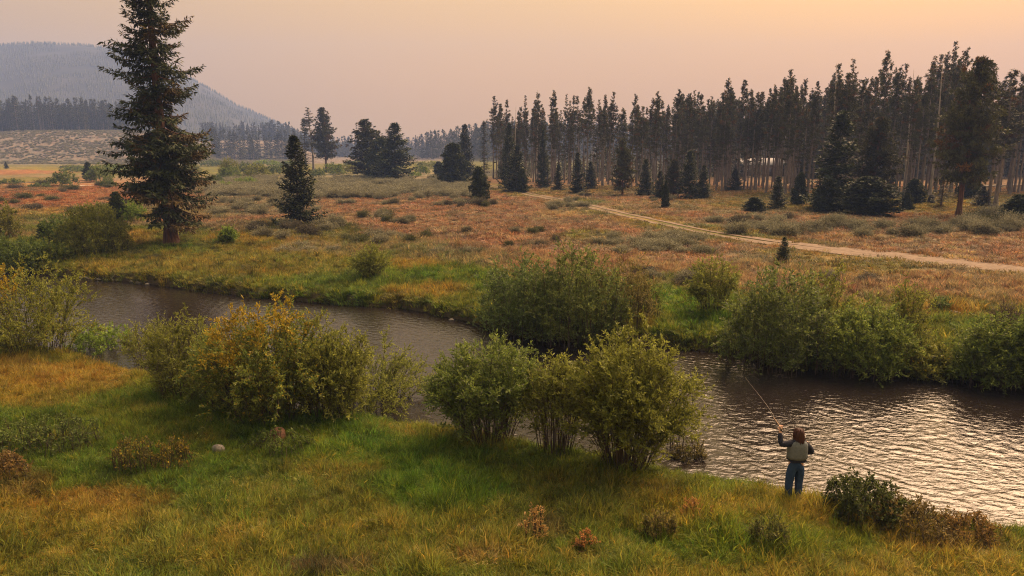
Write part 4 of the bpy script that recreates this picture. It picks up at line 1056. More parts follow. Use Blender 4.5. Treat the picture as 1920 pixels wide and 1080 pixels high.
# ------------------------------------------------------------------ sagebrush
sage_vars = [sagebrush('sagebrush', .9, 1.5, 46, np.random.default_rng(400 + i)) for i in range(4)]
sage_vars.append(sagebrush('sagebrush', .8, 1.5, 46, np.random.default_rng(410), (.055, .052, .034), (.12, .105, .075)))
sage_vars.append(sagebrush('sagebrush', .8, 1.5, 46, np.random.default_rng(411), (.05, .058, .022), (.11, .115, .045)))
rs = np.random.default_rng(17)
sage_n = 0
def sage_at(px, py, w_px, v, lab, hs=1.0, grp='sagebrush of the meadow'):
    global sage_n
    p = at(px, py); w = px_size(w_px, p); s = w / 1.6
    place('sagebrush', sage_vars[v], lab, 'sagebrush', p, rs.uniform(0, 6.28), (s, s, s * hs * rs.uniform(.8, 1.15)), grp); sage_n += 1
patches = [  # centre px, half extents, count, width range, shapes, label
    (1245, 462, 95, 16, 26, (34, 60), (0, 1, 2, 3), 'grey-green sagebrush in the big clump between the willows and the track'),
    (1068, 386, 34, 8, 6, (20, 34), (0, 1, 2), 'grey sagebrush of a small clump beside the far bend of the track'),
    (720, 452, 80, 7, 12, (26, 44), (0, 2, 5), 'sagebrush along the line where the green strip meets the red meadow'),
    (615, 428, 42, 6, 7, (26, 40), (0, 1), 'grey sagebrush at the right foot of the conical spruce'),
    (740, 412, 65, 9, 12, (18, 32), (0, 1, 2, 5), 'sagebrush of the long clump in the middle of the red meadow'),
    (855, 387, 40, 5, 7, (18, 30), (0, 4, 1), 'sagebrush left of the small pine standing alone'),
    (908, 386, 20, 3, 4, (20, 30), (4, 5), 'dark sagebrush at the foot of the small pine standing alone'),
    (530, 440, 60, 14, 12, (26, 46), (1, 0, 4), 'pale sagebrush left of the conical spruce on the green bank'),
    (570, 470, 50, 6, 5, (24, 40), (1, 4), 'low pale sagebrush on the green bank'),
    (1255, 522, 60, 12, 9, (36, 56), (4, 4, 0), 'dark sagebrush behind the brownish willow'),
    (1590, 532, 55, 10, 7, (34, 54), (4, 4, 0), 'dark purplish sagebrush behind the wide green willow'),
    (1140, 455, 20, 6, 3, (24, 34), (0, 1), 'lone grey sagebrush left of the big sagebrush clump'),
    (1660, 433, 280, 12, 46, (26, 50), (0, 1, 2, 3), 'grey-green sagebrush in the belt between track and forest'),
    (1870, 425, 70, 14, 16, (36, 60), (0, 1, 5), 'large sagebrush around the pines at the right edge'),
    (1390, 420, 90, 12, 12, (20, 36), (0, 2, 4), 'small sagebrush between the track and the forest middle'),
    (1150, 372, 120, 6, 10, (12, 20), (0, 2, 4), 'small sagebrush before the left part of the forest'),
    (960, 445, 90, 18, 8, (16, 28), (0, 5, 4), 'scattered small sagebrush on the red meadow'),
    (640, 368, 230, 16, 54, (16, 30), (0, 1, 2, 3), 'sagebrush of the middle grey-green field'),
    (500, 392, 110, 12, 22, (22, 36), (0, 1, 2, 3), 'sagebrush around the left side of the conical spruce'),
    (120, 372, 140, 28, 22, (16, 40), (5, 5, 4), 'low dark clump scattered on the red meadow at left'),
    (870, 480, 70, 10, 7, (24, 40), (5, 0, 4), 'dark low shrub where the meadow meets the grass by the big willow'),
    (260, 482, 30, 4, 2, (26, 34), (5, 5), 'low tuft on the grass below the big spruce'),
]
for (cx, cy, hx, hy, cnt, wr, vs_, lab) in patches:
    hs = 0.65 if 'low' in lab else 1.0
    for k in range(cnt):
        px, py = cx + rs.uniform(-hx, hx), cy + rs.uniform(-hy, hy)
        wq = rs.uniform(*wr)
        where = ('front' if py > cy + hy / 3 else 'back' if py < cy - hy / 3 else 'middle') + ' ' + ('left' if px < cx - .6 * hx else 'right' if px > cx + .6 * hx else 'left centre' if px < cx - .2 * hx else 'right centre' if px > cx + .2 * hx else 'centre')
        size_word = 'large' if wq > wr[0] + .67 * (wr[1] - wr[0]) else 'small' if wq < wr[0] + .33 * (wr[1] - wr[0]) else 'medium'
        lab2 = ' '.join((size_word + ' ' + lab).split()[:12]) + ', ' + where + ' part' if cnt > 3 else lab + ', ' + ['first', 'second', 'third'][k] + ' counted'
        sage_at(px, py, wq * (py / cy) ** 2, vs_[rs.integers(len(vs_))], lab2.replace(', first counted', ' apart').replace(', second counted', ' in the middle').replace(', third counted', ' at its end'), hs, 'sagebrush: ' + lab)

# ------------------------------------------------------------------ stuff made of instances: grass, herbs, far woods
def scatter(name, P, rot, size, tint, pick, sources, label=None):
    me = make_mesh(name, P, np.zeros((0, 3), int))
    def put(n_, t, v, key):
        a_ = me.attributes.new(n_, t, 'POINT'); a_.data.foreach_set(key, np.ascontiguousarray(v).ravel())
    put('turn', 'FLOAT_VECTOR', rot.astype(np.float32), 'vector'); put('size', 'FLOAT_VECTOR', size.astype(np.float32), 'vector')
    put('pick', 'INT', pick.astype(np.int32), 'value')
    c = np.ones((len(P), 4), np.float32); c[:, :3] = tint; put('tint', 'FLOAT_COLOR', c, 'color')
    o = link(name, me); tag(o, label, kind='stuff')
    src = bpy.data.collections.new(name + '_kinds')
    for i, s_ in enumerate(sources):
        so = bpy.data.objects.new('%s_kind_%s' % (name, 'abcdefgh'[i]), s_); src.objects.link(so)
    g = bpy.data.node_groups.new(name, 'GeometryNodeTree')
    g.interface.new_socket('Geometry', in_out='INPUT', socket_type='NodeSocketGeometry')
    g.interface.new_socket('Geometry', in_out='OUTPUT', socket_type='NodeSocketGeometry')
    gi, go = g.nodes.new('NodeGroupInput'), g.nodes.new('NodeGroupOutput')
    iop = g.nodes.new('GeometryNodeInstanceOnPoints'); ci = g.nodes.new('GeometryNodeCollectionInfo')
    ci.inputs[0].default_value = src; ci.inputs[1].default_value = True; ci.inputs[2].default_value = True
    def attr(n_, t):
        q = g.nodes.new('GeometryNodeInputNamedAttribute'); q.data_type = t; q.inputs[0].default_value = n_; return q.outputs[0]
    g.links.new(gi.outputs[0], iop.inputs['Points']); g.links.new(ci.outputs[0], iop.inputs['Instance'])
    iop.inputs['Pick Instance'].default_value = True
    g.links.new(attr('pick', 'INT'), iop.inputs['Instance Index'])
    er = g.nodes.new('FunctionNodeEulerToRotation'); g.links.new(attr('turn', 'FLOAT_VECTOR'), er.inputs[0])
    g.links.new(er.outputs[0], iop.inputs['Rotation']); g.links.new(attr('size', 'FLOAT_VECTOR'), iop.inputs['Scale'])
    g.links.new(iop.outputs[0], go.inputs[0])
    md = o.modifiers.new('scatter', 'NODES'); md.node_group = g
    return o

def grass_tuft(nb, H, spread, w, rng, lean=.45, base=.06):
    V, F, T_ = [], [], []
    n_ = 0
    for i in range(nb):
        a = rng.uniform(0, 6.28); b = a + rng.normal() * .8
        r_ = base * math.sqrt(rng.uniform()) * spread
        p0 = np.array([math.cos(a) * r_, math.sin(a) * r_, -.02])
        h = H * rng.uniform(.45, 1.1); q = h * lean * rng.uniform(.2, 1.5)
        d = np.array([math.cos(b), math.sin(b), 0]); s = np.array([-d[1], d[0], 0]) * w / 2 * rng.uniform(.7, 1.3)
        s = s * math.cos(1) + d * 0.4 * w * rng.normal()
        p1 = p0 + d * q * .35 + np.array([0, 0, h * .6]); p2 = p0 + d * q + np.array([0, 0, h * (1.0 - .25 * min(1, q / h))])
        V += [p0 - s, p0 + s, p1 + s * .8, p1 - s * .8, p2]; F += [(n_, n_ + 1, n_ + 2), (n_, n_ + 2, n_ + 3), (n_ + 3, n_ + 2, n_ + 4)]
        t = rng.uniform(.6, 1.4); c = np.array([t, t, t]) * (np.array([1.5, 1.15, .9]) if rng.uniform() < .12 else 1)
        T_ += [c] * 5; n_ += 5
    return make_mesh('tuft', np.array(V), np.array(F), grass_mat, np.array(T_))
rg = np.random.default_rng(77)
tufts = [grass_tuft(30, .26, 1.6, .014, rg, .55), grass_tuft(34, .20, 2.0, .015, rg, .9), grass_tuft(26, .34, 1.3, .013, rg, .4), grass_tuft(30, .14, 2.6, .018, rg, 1.1), grass_tuft(14, .46, 1.0, .010, rg, .3), grass_tuft(36, .17, 2.6, .022, rg, 1.3)]
def field(npts, xr, yr, keep, rng):
    x = rng.uniform(*xr, npts); y = rng.uniform(*yr, npts)
    k = keep(x, y); return x[k], y[k]
def in_view(x, y, m_=1.5):
    return (np.abs(x) < y * .80 + m_)
def grow(name, x, y, base, tint_gain, rng, kinds, hvar=.35, lift=0.0, label=None, sources=tufts):
    n_ = len(x)
    P = np.column_stack([x, y, height(x, y) - .01 + lift])
    rot = np.column_stack([rng.normal(size=n_) * .12, rng.normal(size=n_) * .12, rng.uniform(0, 6.28, n_)])
    clump = .40 + 1.25 * fbm(x, y, .8, 3, 88) * (0.6 + .8 * fbm(x, y, 4.0, 2, 89))
    s = base * clump * rng.uniform(1 - hvar, 1 + hvar, n_)
    size = np.column_stack([s * 1.1, s * 1.1, s * rng.uniform(.8, 1.2, n_)])
    c = zone(x, y, False)
    lum = rng.uniform(.42, 1.6, (n_, 1)) * (.6 + .8 * fbm(x, y, .45, 2, 91))[:, None]
    c = np.clip(c * tint_gain * lum * (1 + rng.normal(size=(n_, 3)) * np.array([.12, .05, .1])), 0, 1)
    dry = rng.uniform(size=n_) < .07
    c[dry] = c[dry] * np.array([1.5, 1.25, 1.2])
    c = np.minimum(c, np.array([.34, .27, .13]))
    pick = np.array(kinds)[rng.integers(0, len(kinds), n_)]
    return scatter(name, P, rot, size, c, pick, sources, label)
rg = np.random.default_rng(78)
x, y = field(275000, (-28, 22), (8.0, 31), lambda x, y: in_view(x, y, 6) & (y_near(x) - y > -.18), rg)
grow('near_grass', x, y, .85, 1.75, rg, (0, 0, 1, 1, 2, 3, 3, 5, 5, 4), label='near bank grass')
x, y = field(195000, (-54, 44), (18, 66), lambda x, y: in_view(x, y, 12) & (y - y_far(x) > -.2) & (y - y_far(x) < 15 + 6 * fbm(x, y, 7, 2, 90)) & (track_dist(x, y) > 1.4), rg)
grow('far_bank_grass', x, y, 1.25, 1.6, rg, (0, 1, 2, 3, 5), label='far bank grass')
x, y = field(190000, (-100, 105), (24, 135), lambda x, y: in_view(x, y, 12) & (y - y_far(x) > 9) & (track_dist(x, y) > 1.0 + .9 * rg.uniform(size=len(x))) & (rg.uniform(size=len(x)) < np.clip(70 / y, .25, 1)), rg)
grow('meadow_herbs', x, y, 1.5, 1.15, rg, (1, 3, 3, 5, 5), label='meadow herbs')

# far woods that read as one mass
def merged(parts, name):
    vs_, fs, ts, mats, mi, n_ = [], [], [], [], [], 0
    me = bpy.data.meshes.new(name)
    bm_v, faces, tint, midx = [], [], [], []
    for k, (_, m_) in enumerate(parts):
        co = np.empty(len(m_.vertices) * 3, np.float32); m_.vertices.foreach_get('co', co); co = co.reshape(-1, 3)
        tc_ = np.ones(len(m_.vertices) * 4, np.float32); m_.attributes['tint'].data.foreach_get('color', tc_)
        bm_v.append(co); tint.append(tc_.reshape(-1, 4)[:, :3])
        ls = np.empty(len(m_.polygons), np.int32); lt = np.empty(len(m_.polygons), np.int32); vi = np.empty(len(m_.loops), np.int32)
        m_.polygons.foreach_get('loop_start', ls); m_.polygons.foreach_get('loop_total', lt); m_.loops.foreach_get('vertex_index', vi)
        for q in (3, 4):
            w_ = ls[lt == q]
            if len(w_): faces.append((vi[w_[:, None] + np.arange(q)] + n_, k))
        n_ += len(co)
    out_ = make_mesh(name, np.vstack(bm_v), [f for f, _ in faces], None, np.vstack(tint))
    for _, m_ in parts: out_.materials.append(m_.materials[0])
    out_.polygons.foreach_set('material_index', np.concatenate([np.full(len(f), k, np.int32) for f, k in faces]))
    return out_
wood_src = []
for i in range(3):
    rg2 = np.random.default_rng(500 + i)
    wood_src.append(merged(conifer('wood_conifer', 20.0, 2.6, [.1, .2, .06][i], lambda s: (1 - s) ** .75 + .06, 60, rg2, .2, .8, .38, PINE_IN, PINE_OUT, el_top=25, el_bot=-15, twig_gap=.55, nb=3, mat_bark=bark_grey, limb_r=.03), 'wood_conifer'))
wood_src.append(merged([q for q in pine_vars[1]], 'wood_pine'))
def wood(name, pxr, yr, n_, hr_, rng, label, zf=height, keep=None, thin=1.0):
    px = rng.uniform(*pxr, n_); y = rng.uniform(*yr, n_)
    u = (px - 960) / FPX / (CP + (540 - 285) / FPX * SP)
    x = u * y
    if keep is not None:
        k = keep(px, x, y, rng); x, y, px = x[k], y[k], px[k]
    z = zf(x, y)
    n_ = len(x)
    h = rng.uniform(*hr_, n_) / 20.0
    w_ = h * rng.uniform(.8, 1.3, n_) * thin
    return scatter(name, np.column_stack([x, y, z - .3]), np.column_stack([np.zeros(n_), np.zeros(n_), rng.uniform(0, 6.28, n_)]), np.column_stack([w_, w_, h]),
                   np.repeat(rng.uniform(.75, 1.25, (n_, 1)), 3, 1), rng.integers(0, 4, n_), wood_src, label)
rg = np.random.default_rng(600)
wood('slope_forest', (-260, 262), (470, 580), 900, (13, 24), rg, 'hazy pine wood above the sage slope', keep=lambda px, x, y, r: y > np.interp(px, [0, 150, 262], [472, 480, 520]))
xs_ = rg.uniform(-330, -60, 16000); ys_ = rg.uniform(345, 560, 16000); us_ = xs_ / ys_
kk = (us_ < -.30) & (fbm(xs_, ys_, 9, 3, 95) > .34)
xs_, ys_ = xs_[kk], ys_[kk]; n_ = len(xs_); q_ = rg.uniform(.4, .95, n_)
scatter('slope_sagebrush', np.column_stack([xs_, ys_, height(xs_, ys_)]), np.column_stack([np.zeros(n_), np.zeros(n_), rg.uniform(0, 6.28, n_)]), np.column_stack([q_ * 1.5, q_ * 1.2, q_]),
        np.ones((n_, 3)), rg.integers(0, 3, n_), [q[1][1] for q in sage_vars[:3]], 'sagebrush speckling the far slope')
pxs_ = rg.uniform(395, 900, 1500); pys_ = rg.uniform(333, 368, 1500)
kk = fbm(pxs_, pys_ * 6, 60, 3, 97) > .40
w_ = np.array([on_plane(a_, b_, 1.2) for a_, b_ in zip(pxs_[kk], pys_[kk])]); n_ = len(w_); q_ = rg.uniform(.7, 1.5, n_)
scatter('far_sagebrush', np.column_stack([w_, height(w_[:, 0], w_[:, 1])]), np.column_stack([np.zeros(n_), np.zeros(n_), rg.uniform(0, 6.28, n_)]), np.column_stack([q_ * 1.2, q_ * 1.2, q_ * .9]),
        np.ones((n_, 3)), rg.integers(0, 3, n_), [q[1][1] for q in sage_vars[:3]], 'sagebrush field between the conifers of the valley floor')
wood('valley_forest', (385, 570), (455, 520), 70, (10, 21), rg, 'hazy trees at the foot of the pale slope', thin=1.2)
wood('ridge_forest', (380, 545), (655, 700), 150, (10, 19), rg, 'hazy tree line on top of the pale slope')
wood('far_forest', (540, 800), (640, 760), 340, (9, 20), rg, 'faint tree line far down the valley')
wood('rise_forest', (775, 1500), (425, 580), 900, (11, 21), rg, 'hazy wooded rise behind the pines', keep=lambda px, x, y, r: y > np.interp(px, [775, 850, 930], [520, 440, 425]))
wood('deep_forest', (1270, 2150), (168, 235), 520, (15, 21), rg, 'deep pines behind the right-hand forest', keep=lambda px, x, y, r: ~((px > 1385) & (px < 1480) & (y < 200)))
wood('forest_undergrowth', (935, 2100), (160, 250), 520, (2.5, 8), rg, 'dark young growth deep under the right-hand forest', thin=1.5)
tiny = []
for i in range(2):
    acc = Acc(); k = 6; r2 = np.random.default_rng(700 + i)
    for lay in range(4):
        z0, z1, r_ = .08 + lay * .21, .08 + lay * .21 + .36, .15 * (1 - lay * .22)
        a = np.arange(k) * 2 * math.pi / k + lay
        ring = np.column_stack([np.cos(a) * r_ * r2.uniform(.6, 1.2, k), np.sin(a) * r_ * r2.uniform(.6, 1.2, k), np.full(k, z0) + r2.uniform(-.05, .05, k)])
        acc.add(np.vstack([ring, [0, 0, min(z1, 1.0)]]), np.stack([np.arange(k), (np.arange(k) + 1) % k, np.full(k, k)], -1), PINE_OUT)
    tiny.append(acc.mesh('tiny_conifer', needle_mat))
wood_src_keep = wood_src
wood_src = tiny
def mtn(n_, rng):
    y = rng.uniform(850, 1508, n_); px = rng.uniform(-260, 760, n_)
    u = (px - 960) / FPX / (CP + (540 - 150) / FPX * SP); x = u * y
    k = (fbm(x, y, 120, 3, 801) > .40) | (y > 1440)
    x, y = x[k], y[k]; n_ = len(x); h = rng.uniform(4, 8.5, n_)
    return scatter('mountain_forest', np.column_stack([x, y, mountain_z(x, y) - .5]), np.column_stack([np.zeros(n_), np.zeros(n_), rng.uniform(0, 6.28, n_)]), np.column_stack([h * 1.1, h * 1.1, h]),
                   np.repeat(rng.uniform(.7, 1.3, (n_, 1)), 3, 1), rng.integers(0, 2, n_), tiny, 'forest covering the mountain')
mtn(16000, rg)

# ------------------------------------------------------------------ small things on the ground
def plain_mat(name, c, rough=.8, spec=.3):
    m, n, l, out = new_mat(name)
    p = n.new('ShaderNodeBsdfPrincipled'); p.inputs['Base Color'].default_value = (*c, 1); p.inputs['Roughness'].default_value = rough
    p.inputs['Specular IOR Level'].default_value = spec
    l.new(p.outputs[0], out.inputs[0]); return m

def rock_mesh(name, sx, sy, sz, mat, seed, rough_=.25):
    r_ = np.random.default_rng(seed)
    nu, nv = 14, 9
    V = []
    for i in range(nv + 1):
        th = math.pi * i / nv
        for j in range(nu):
            ph = 2 * math.pi * j / nu
            d = np.array([math.sin(th) * math.cos(ph), math.sin(th) * math.sin(ph), math.cos(th)])
            q = 1 + rough_ * (fbm(d[0] * 1.3 + d[2] * .9 + seed, d[1] * 1.3 - d[2] * .7, 1.0, 3, seed) - .5) * 2
            q = min(q, 1.08)
            V.append(d * q * np.array([sx, sy, sz]))
    F = [(i * nu + j, (i + 1) * nu + j, (i + 1) * nu + (j + 1) % nu, i * nu + (j + 1) % nu) for i in range(nv) for j in range(nu)]
    return make_mesh(name, np.array(V), np.array(F), mat, None, True)
stone = rough_mat('grey stone', (0.10, 0.09, 0.08), (0.20, 0.18, 0.165), 9, bump=.6, dist=.02)
p = at(410, 850)
tag(link('rock', rock_mesh('rock', .16, .13, .15, stone, 3), None, (p[0], p[1], p[2] + .10)), 'small pale grey rock lying in the near grass right of the flowering shrub', 'rock')
stump_mat = rough_mat('reddish rotten stump', (0.09, 0.045, 0.03), (0.20, 0.10, 0.065), 14, bump=.7, dist=.02)
p = at(520, 825)
acc = Acc(); a_ = np.linspace(0, 2 * math.pi, 13)[:-1]
acc.tube(np.array([[0, 0, -.1], [0, 0, 0], [.01, 0, .12], [.02, .01, .25], [.02, .01, .30]]), [.29, .27, .22, .19, .15], 12)
tag(link('stump', acc.mesh('stump', stump_mat), None, (p[0], p[1], p[2])), 'low reddish-brown rotten stump sunk in green weeds', 'stump')
def log_at(a, b, r, label, cat, mat, lift=0.06, twig=None, name='fallen_log'):
    p0, p1 = at(*a), at(*b)
    if lift is None:
        p0[2] = p1[2] = .05
        lift = 0.0
    mid = (p0 + p1) / 2
    t = np.linspace(0, 1, 7)
    P = p0 + (p1 - p0) * t[:, None] - mid
    L_ = np.linalg.norm(p1 - p0)
    if lift: P[:, 2] = height(P[:, 0] + mid[0], P[:, 1] + mid[1]) - mid[2] + lift
    P[:, 2] += .02 * np.sin(t * 9); P[:, 1] += .02 * L_ * np.sin(t * 5)
    acc = Acc(); acc.tube(P, np.linspace(r, r * .55, 7), 7)
    if twig:
        for (tt_, vx, vz) in twig:
            q = P[0] + (P[-1] - P[0]) * tt_
            acc.tube(np.stack([q, q + np.array([vx * .5, 0, vz * .5]), q + np.array([vx, .05, vz])]), [r * .6, r * .45, r * .2], 5)
    return tag(link(name, acc.mesh(name, mat), None, mid), label, cat)
log_at((1728, 578), (1800, 590), .085, 'grey weathered fallen log on bare soil behind the right-hand willows', 'log', bark_dead)
log_at((150, 524), (190, 525), .06, 'pale driftwood with a raised stub at the left of the far bank waterline', 'driftwood', bark_dead, None, [(.35, .42, .42)], 'driftwood')
log_at((196, 526), (224, 527), .055, 'pale driftwood with a short fork, right of another at the far bank waterline', 'driftwood', bark_dead, None, [(.4, .3, .35), (.6, -.2, .2)], 'driftwood')
log_at((1668, 365), (1702, 364), .16, 'dark fallen trunk on the yellow grass under the right forest', 'log', bark_grey, .3)
log_at((1845, 352), (1925, 350), .14, 'pale fallen trunk at the right edge under the forest', 'log', bark_dead, .3)
for (px, py, sx, lab) in ((248, 528, .16, 'whitish stone at the far waterline, nearest the driftwood'), (262, 530, .22, 'largest whitish stone at the far waterline by the driftwood'), (276, 533, .13, 'small whitish stone at the far waterline, right of the largest'),
                          (846, 600, .12, 'small stone in the water before the big dark willow'), (958, 756, .10, 'small stone at the near waterline left of the silvery willow')):
    q = on_plane(px, py, 0.03)
    tag(link('stone', rock_mesh('stone', sx, sx * .8, sx * .6, stone, int(px)), None, (q[0], q[1], .03)), lab, 'stone')
p = at(1745, 382)
acc = Acc(); acc.tube(np.array([[0, 0, -.2], [0, 0, .1], [0, .05, .6], [.1, .05, 1.0], [.16, .05, 1.15]]), [.55, .46, .40, .34, .12], 9)
tag(link('stump', acc.mesh('stump', rough_mat('charred stump', (.012, .011, .010), (.035, .03, .028), 8)), None, tuple(p)), 'black charred stump under the pines beside a thin sapling', 'stump')
p = at(286, 346)
log_at((150, 350), (176, 349), .12, 'short pale log on the red meadow left of the big spruce', 'log', bark_dead, .12)

# the low building with a white roof behind the trunks
bD = 186.0
bu = [ray(a_, 300)[0] / ray(a_, 300)[1] for a_ in (1392, 1476)]
bx0, bx1 = bu[0] * bD, bu[1] * bD
bz = float(height((bx0 + bx1) / 2, bD))
bld = thing('low_building', 'long low building with white roof glimpsed between the pine trunks', 'building', ((bx0 + bx1) / 2, bD + 3, bz))
hw = (bx1 - bx0) / 2
def box(acc, c, s):
    c, s = np.array(c, float), np.array(s, float) / 2
    v = np.array([[x, y, z] for z in (-1, 1) for y in (-1, 1) for x in (-1, 1)]) * s + c
    acc.add(v, np.array([[0, 2, 3, 1], [4, 5, 7, 6], [0, 1, 5, 4], [2, 6, 7, 3], [0, 4, 6, 2], [1, 3, 7, 5]]))
acc = Acc(); box(acc, (0, 0, 1.25), (2 * hw - .6, 5.6, 2.5)); link('wall', acc.mesh('wall', plain_mat('grey brown boards', (.17, .12, .10))), bld)
acc = Acc()
e0, e1 = 3.55 - bz + .4, 5.35 - bz + .4
v = np.array([[-hw, -3.3, e0], [hw, -3.3, e0], [hw, 0, e1], [-hw, 0, e1], [-hw, 3.3, e0], [hw, 3.3, e0], [-hw, -3.3, e0 - .15], [hw, -3.3, e0 - .15], [-hw, 3.3, e0 - .15], [hw, 3.3, e0 - .15]])
acc.add(v, np.array([[0, 1, 2, 3], [3, 2, 5, 4], [6, 7, 1, 0], [4, 5, 9, 8], [6, 8, 9, 7]]))
link('roof', acc.mesh('roof', plain_mat('white metal roof', (.33, .32, .34), .7, .2)), bld)
acc = Acc(); box(acc, (0, -2.72, (2.5 + e0) / 2 - .05), (2 * hw - .6, .16, e0 - 2.6)); link('gable_board', acc.mesh('gable_board', plain_mat('dark fascia', (.05, .04, .04))), bld)
for k in range(5):
    acc = Acc(); box(acc, (-hw + .6 + k * (2 * hw - 1.2) / 4, -3.1, (e0 - .15) / 2), (.18, .18, e0 - .15)); link('porch_post', acc.mesh('porch_post', plain_mat('porch post', (.25, .18, .13))), bld)
for k in range(4):
    acc = Acc(); box(acc, (-hw + 1.6 + k * (2 * hw - 3.2) / 3, -2.82, 1.5), (1.0, .06, 1.0)); link('window', acc.mesh('window', plain_mat('window glass', (.32, .30, .33), .15, .5)), bld)

# ------------------------------------------------------------------ the angler
def skin_mesh(name, joints, edges, radii, mat, levels=2, root=0, loose=None):
    me = bpy.data.meshes.new(name)
    me.from_pydata([tuple(j) for j in joints], edges, [])
    o = bpy.data.objects.new(name, me); col.objects.link(o)
    md = o.modifiers.new('skin', 'SKIN'); md.branch_smoothing = .6; md.use_smooth_shade = True
    for i, r_ in enumerate(radii):
        sv = me.skin_vertices[0].data[i]
        sv.radius = r_ if isinstance(r_, tuple) else (r_, r_)
        sv.use_root = (i == root)
    sb = o.modifiers.new('sub', 'SUBSURF'); sb.levels = sb.render_levels = levels
    dg = bpy.context.evaluated_depsgraph_get()
    ev = bpy.data.meshes.new_from_object(o.evaluated_get(dg))
    bpy.data.objects.remove(o); ev.name = name
    ev.materials.clear(); ev.materials.append(mat)
    return ev

def join_meshes(name, meshes, mat):
    acc = Acc()
    for m_ in meshes:
        co = np.empty(len(m_.vertices) * 3, np.float32); m_.vertices.foreach_get('co', co)
        base = acc.n
        quads_, tris_ = [], []
        for f in m_.polygons:
            (quads_ if len(f.vertices) == 4 else tris_).append(tuple(f.vertices))
        if quads_: acc.add(co.reshape(-1, 3), np.array(quads_))
        if tris_:
            if quads_: acc.f.setdefault(3, []).append(np.array(tris_) + base)
            else: acc.add(co.reshape(-1, 3), np.array(tris_))
    return acc.mesh(name, mat, True)

skin_m = plain_mat('skin', (.52, .30, .21), .55)
hair_m = rough_mat('auburn hair', (.022, .008, .005), (.07, .023, .012), 30, (1, 1, .15), .5, .5, dist=.01)
vest_m = rough_mat('grey fishing vest', (.10, .11, .115), (.14, .152, .158), 25, bump=.4, dist=.01)
jacket_m = rough_mat('navy jacket', (.010, .011, .020), (.022, .023, .038), 20, bump=.4, dist=.01)
jeans_m = rough_mat('blue jeans', (.012, .030, .080), (.028, .060, .140), 14, bump=.4, dist=.01)
boot_m = plain_mat('brown boots', (.05, .035, .025))

pp = at(1487, 938)
angler = thing('person', 'person in grey vest over navy jacket and blue jeans, casting at the river edge', 'person', (pp[0], pp[1], pp[2] - .02), R(6))
# body: one continuous figure from feet to head and hands
HJ = dict(pelvis=(0, 0, .93), belly=(0, .01, 1.08), chest=(0, .0, 1.25), collar=(0, -.01, 1.40), neck=(0, .005, 1.47), skull=(.01, .03, 1.57), crown=(.01, .03, 1.65),
          lsh=(-.17, -.01, 1.38), lel=(-.37, .03, 1.34), lwr=(-.36, .13, 1.60), lpalm=(-.34, .15, 1.66),
          rsh=(.17, -.01, 1.37), rel=(.345, .0, 1.12), rwr=(.20, .22, 1.10), rpalm=(.14, .27, 1.12),
          lhip=(-.095, 0, .87), lkn=(-.115, .02, .48), lan=(-.13, -.01, .08), ltoe=(-.15, .13, .035),
          rhip=(.095, 0, .87), rkn=(.105, .03, .48), ran=(.11, .0, .08), rtoe=(.13, .14, .035))
names = list(HJ)
rad = dict(pelvis=(.155, .12), belly=(.15, .115), chest=(.16, .115), collar=(.13, .09), neck=.055, skull=(.085, .10), crown=(.07, .08), lsh=.07, lel=.048, lwr=.032, lpalm=(.040, .026),
           rsh=.07, rel=.048, rwr=.032, rpalm=(.040, .026), lhip=.10, lkn=.068, lan=.048, ltoe=.045, rhip=.10, rkn=.068, ran=.048, rtoe=.045)
ed = [('pelvis', 'belly'), ('belly', 'chest'), ('chest', 'collar'), ('collar', 'neck'), ('neck', 'skull'), ('skull', 'crown'), ('collar', 'lsh'), ('lsh', 'lel'), ('lel', 'lwr'), ('lwr', 'lpalm'),
      ('collar', 'rsh'), ('rsh', 'rel'), ('rel', 'rwr'), ('rwr', 'rpalm'), ('pelvis', 'lhip'), ('lhip', 'lkn'), ('lkn', 'lan'), ('lan', 'ltoe'), ('pelvis', 'rhip'), ('rhip', 'rkn'), ('rkn', 'ran'), ('ran', 'rtoe')]
body = [skin_mesh('body', [HJ[k] for k in names], [(names.index(a_), names.index(b_)) for a_, b_ in ed], [rad[k] for k in names], skin_m)]
def hand(palm, wrist, curl_dir, spread_dir, s=1.0):
    palm, wrist = np.array(palm), np.array(wrist)
    f = unit(palm - wrist); c = unit(np.array(curl_dir, float)); sp = unit(np.array(spread_dir, float))
    out_ = []
    for i, L_ in enumerate((.068, .078, .072, .056)):
        b0 = palm + sp * (i - 1.5) * .021 - f * .01
        j1 = palm + sp * (i - 1.5) * .023 + f * .035 * s
        j2 = j1 + (f * .45 + c * .9) * L_ * .45
        j3 = j2 + (c * .7 - f * .7) * L_ * .40
        out_.append(skin_mesh('finger', [b0, j1, j2, j3], [(0, 1), (1, 2), (2, 3)], [.010, .0095, .009, .0075], skin_m, 1))
    t0 = palm - sp * .03 - f * .03
    out_.append(skin_mesh('thumb', [t0, t0 - sp * .022 + c * .02 + f * .01, t0 - sp * .014 + c * .045 + f * .03], [(0, 1), (1, 2)], [.012, .011, .009], skin_m, 1))
    return out_
body += hand(HJ['lpalm'], HJ['lwr'], (.35, .9, .1), (.9, -.35, .1))
body += hand(HJ['rpalm'], HJ['rwr'], (-.3, .2, .9), (.6, .7, 0))
# face: nose, ears, eyes sockets by small joined forms
def blob(c, s, seed=1):
    m_ = rock_mesh('b', s[0], s[1], s[2], skin_m, seed, .02)
    for v_ in m_.vertices: v_.co += Vector(c)
    return m_
body += [blob((.01, .14, 1.565), (.014, .022, .022)), blob((-.078, .03, 1.565), (.012, .02, .03)), blob((.098, .03, 1.565), (.012, .02, .03)), blob((.01, .122, 1.525), (.026, .010, .008))]
link('body', join_meshes('body', body, skin_m), angler)
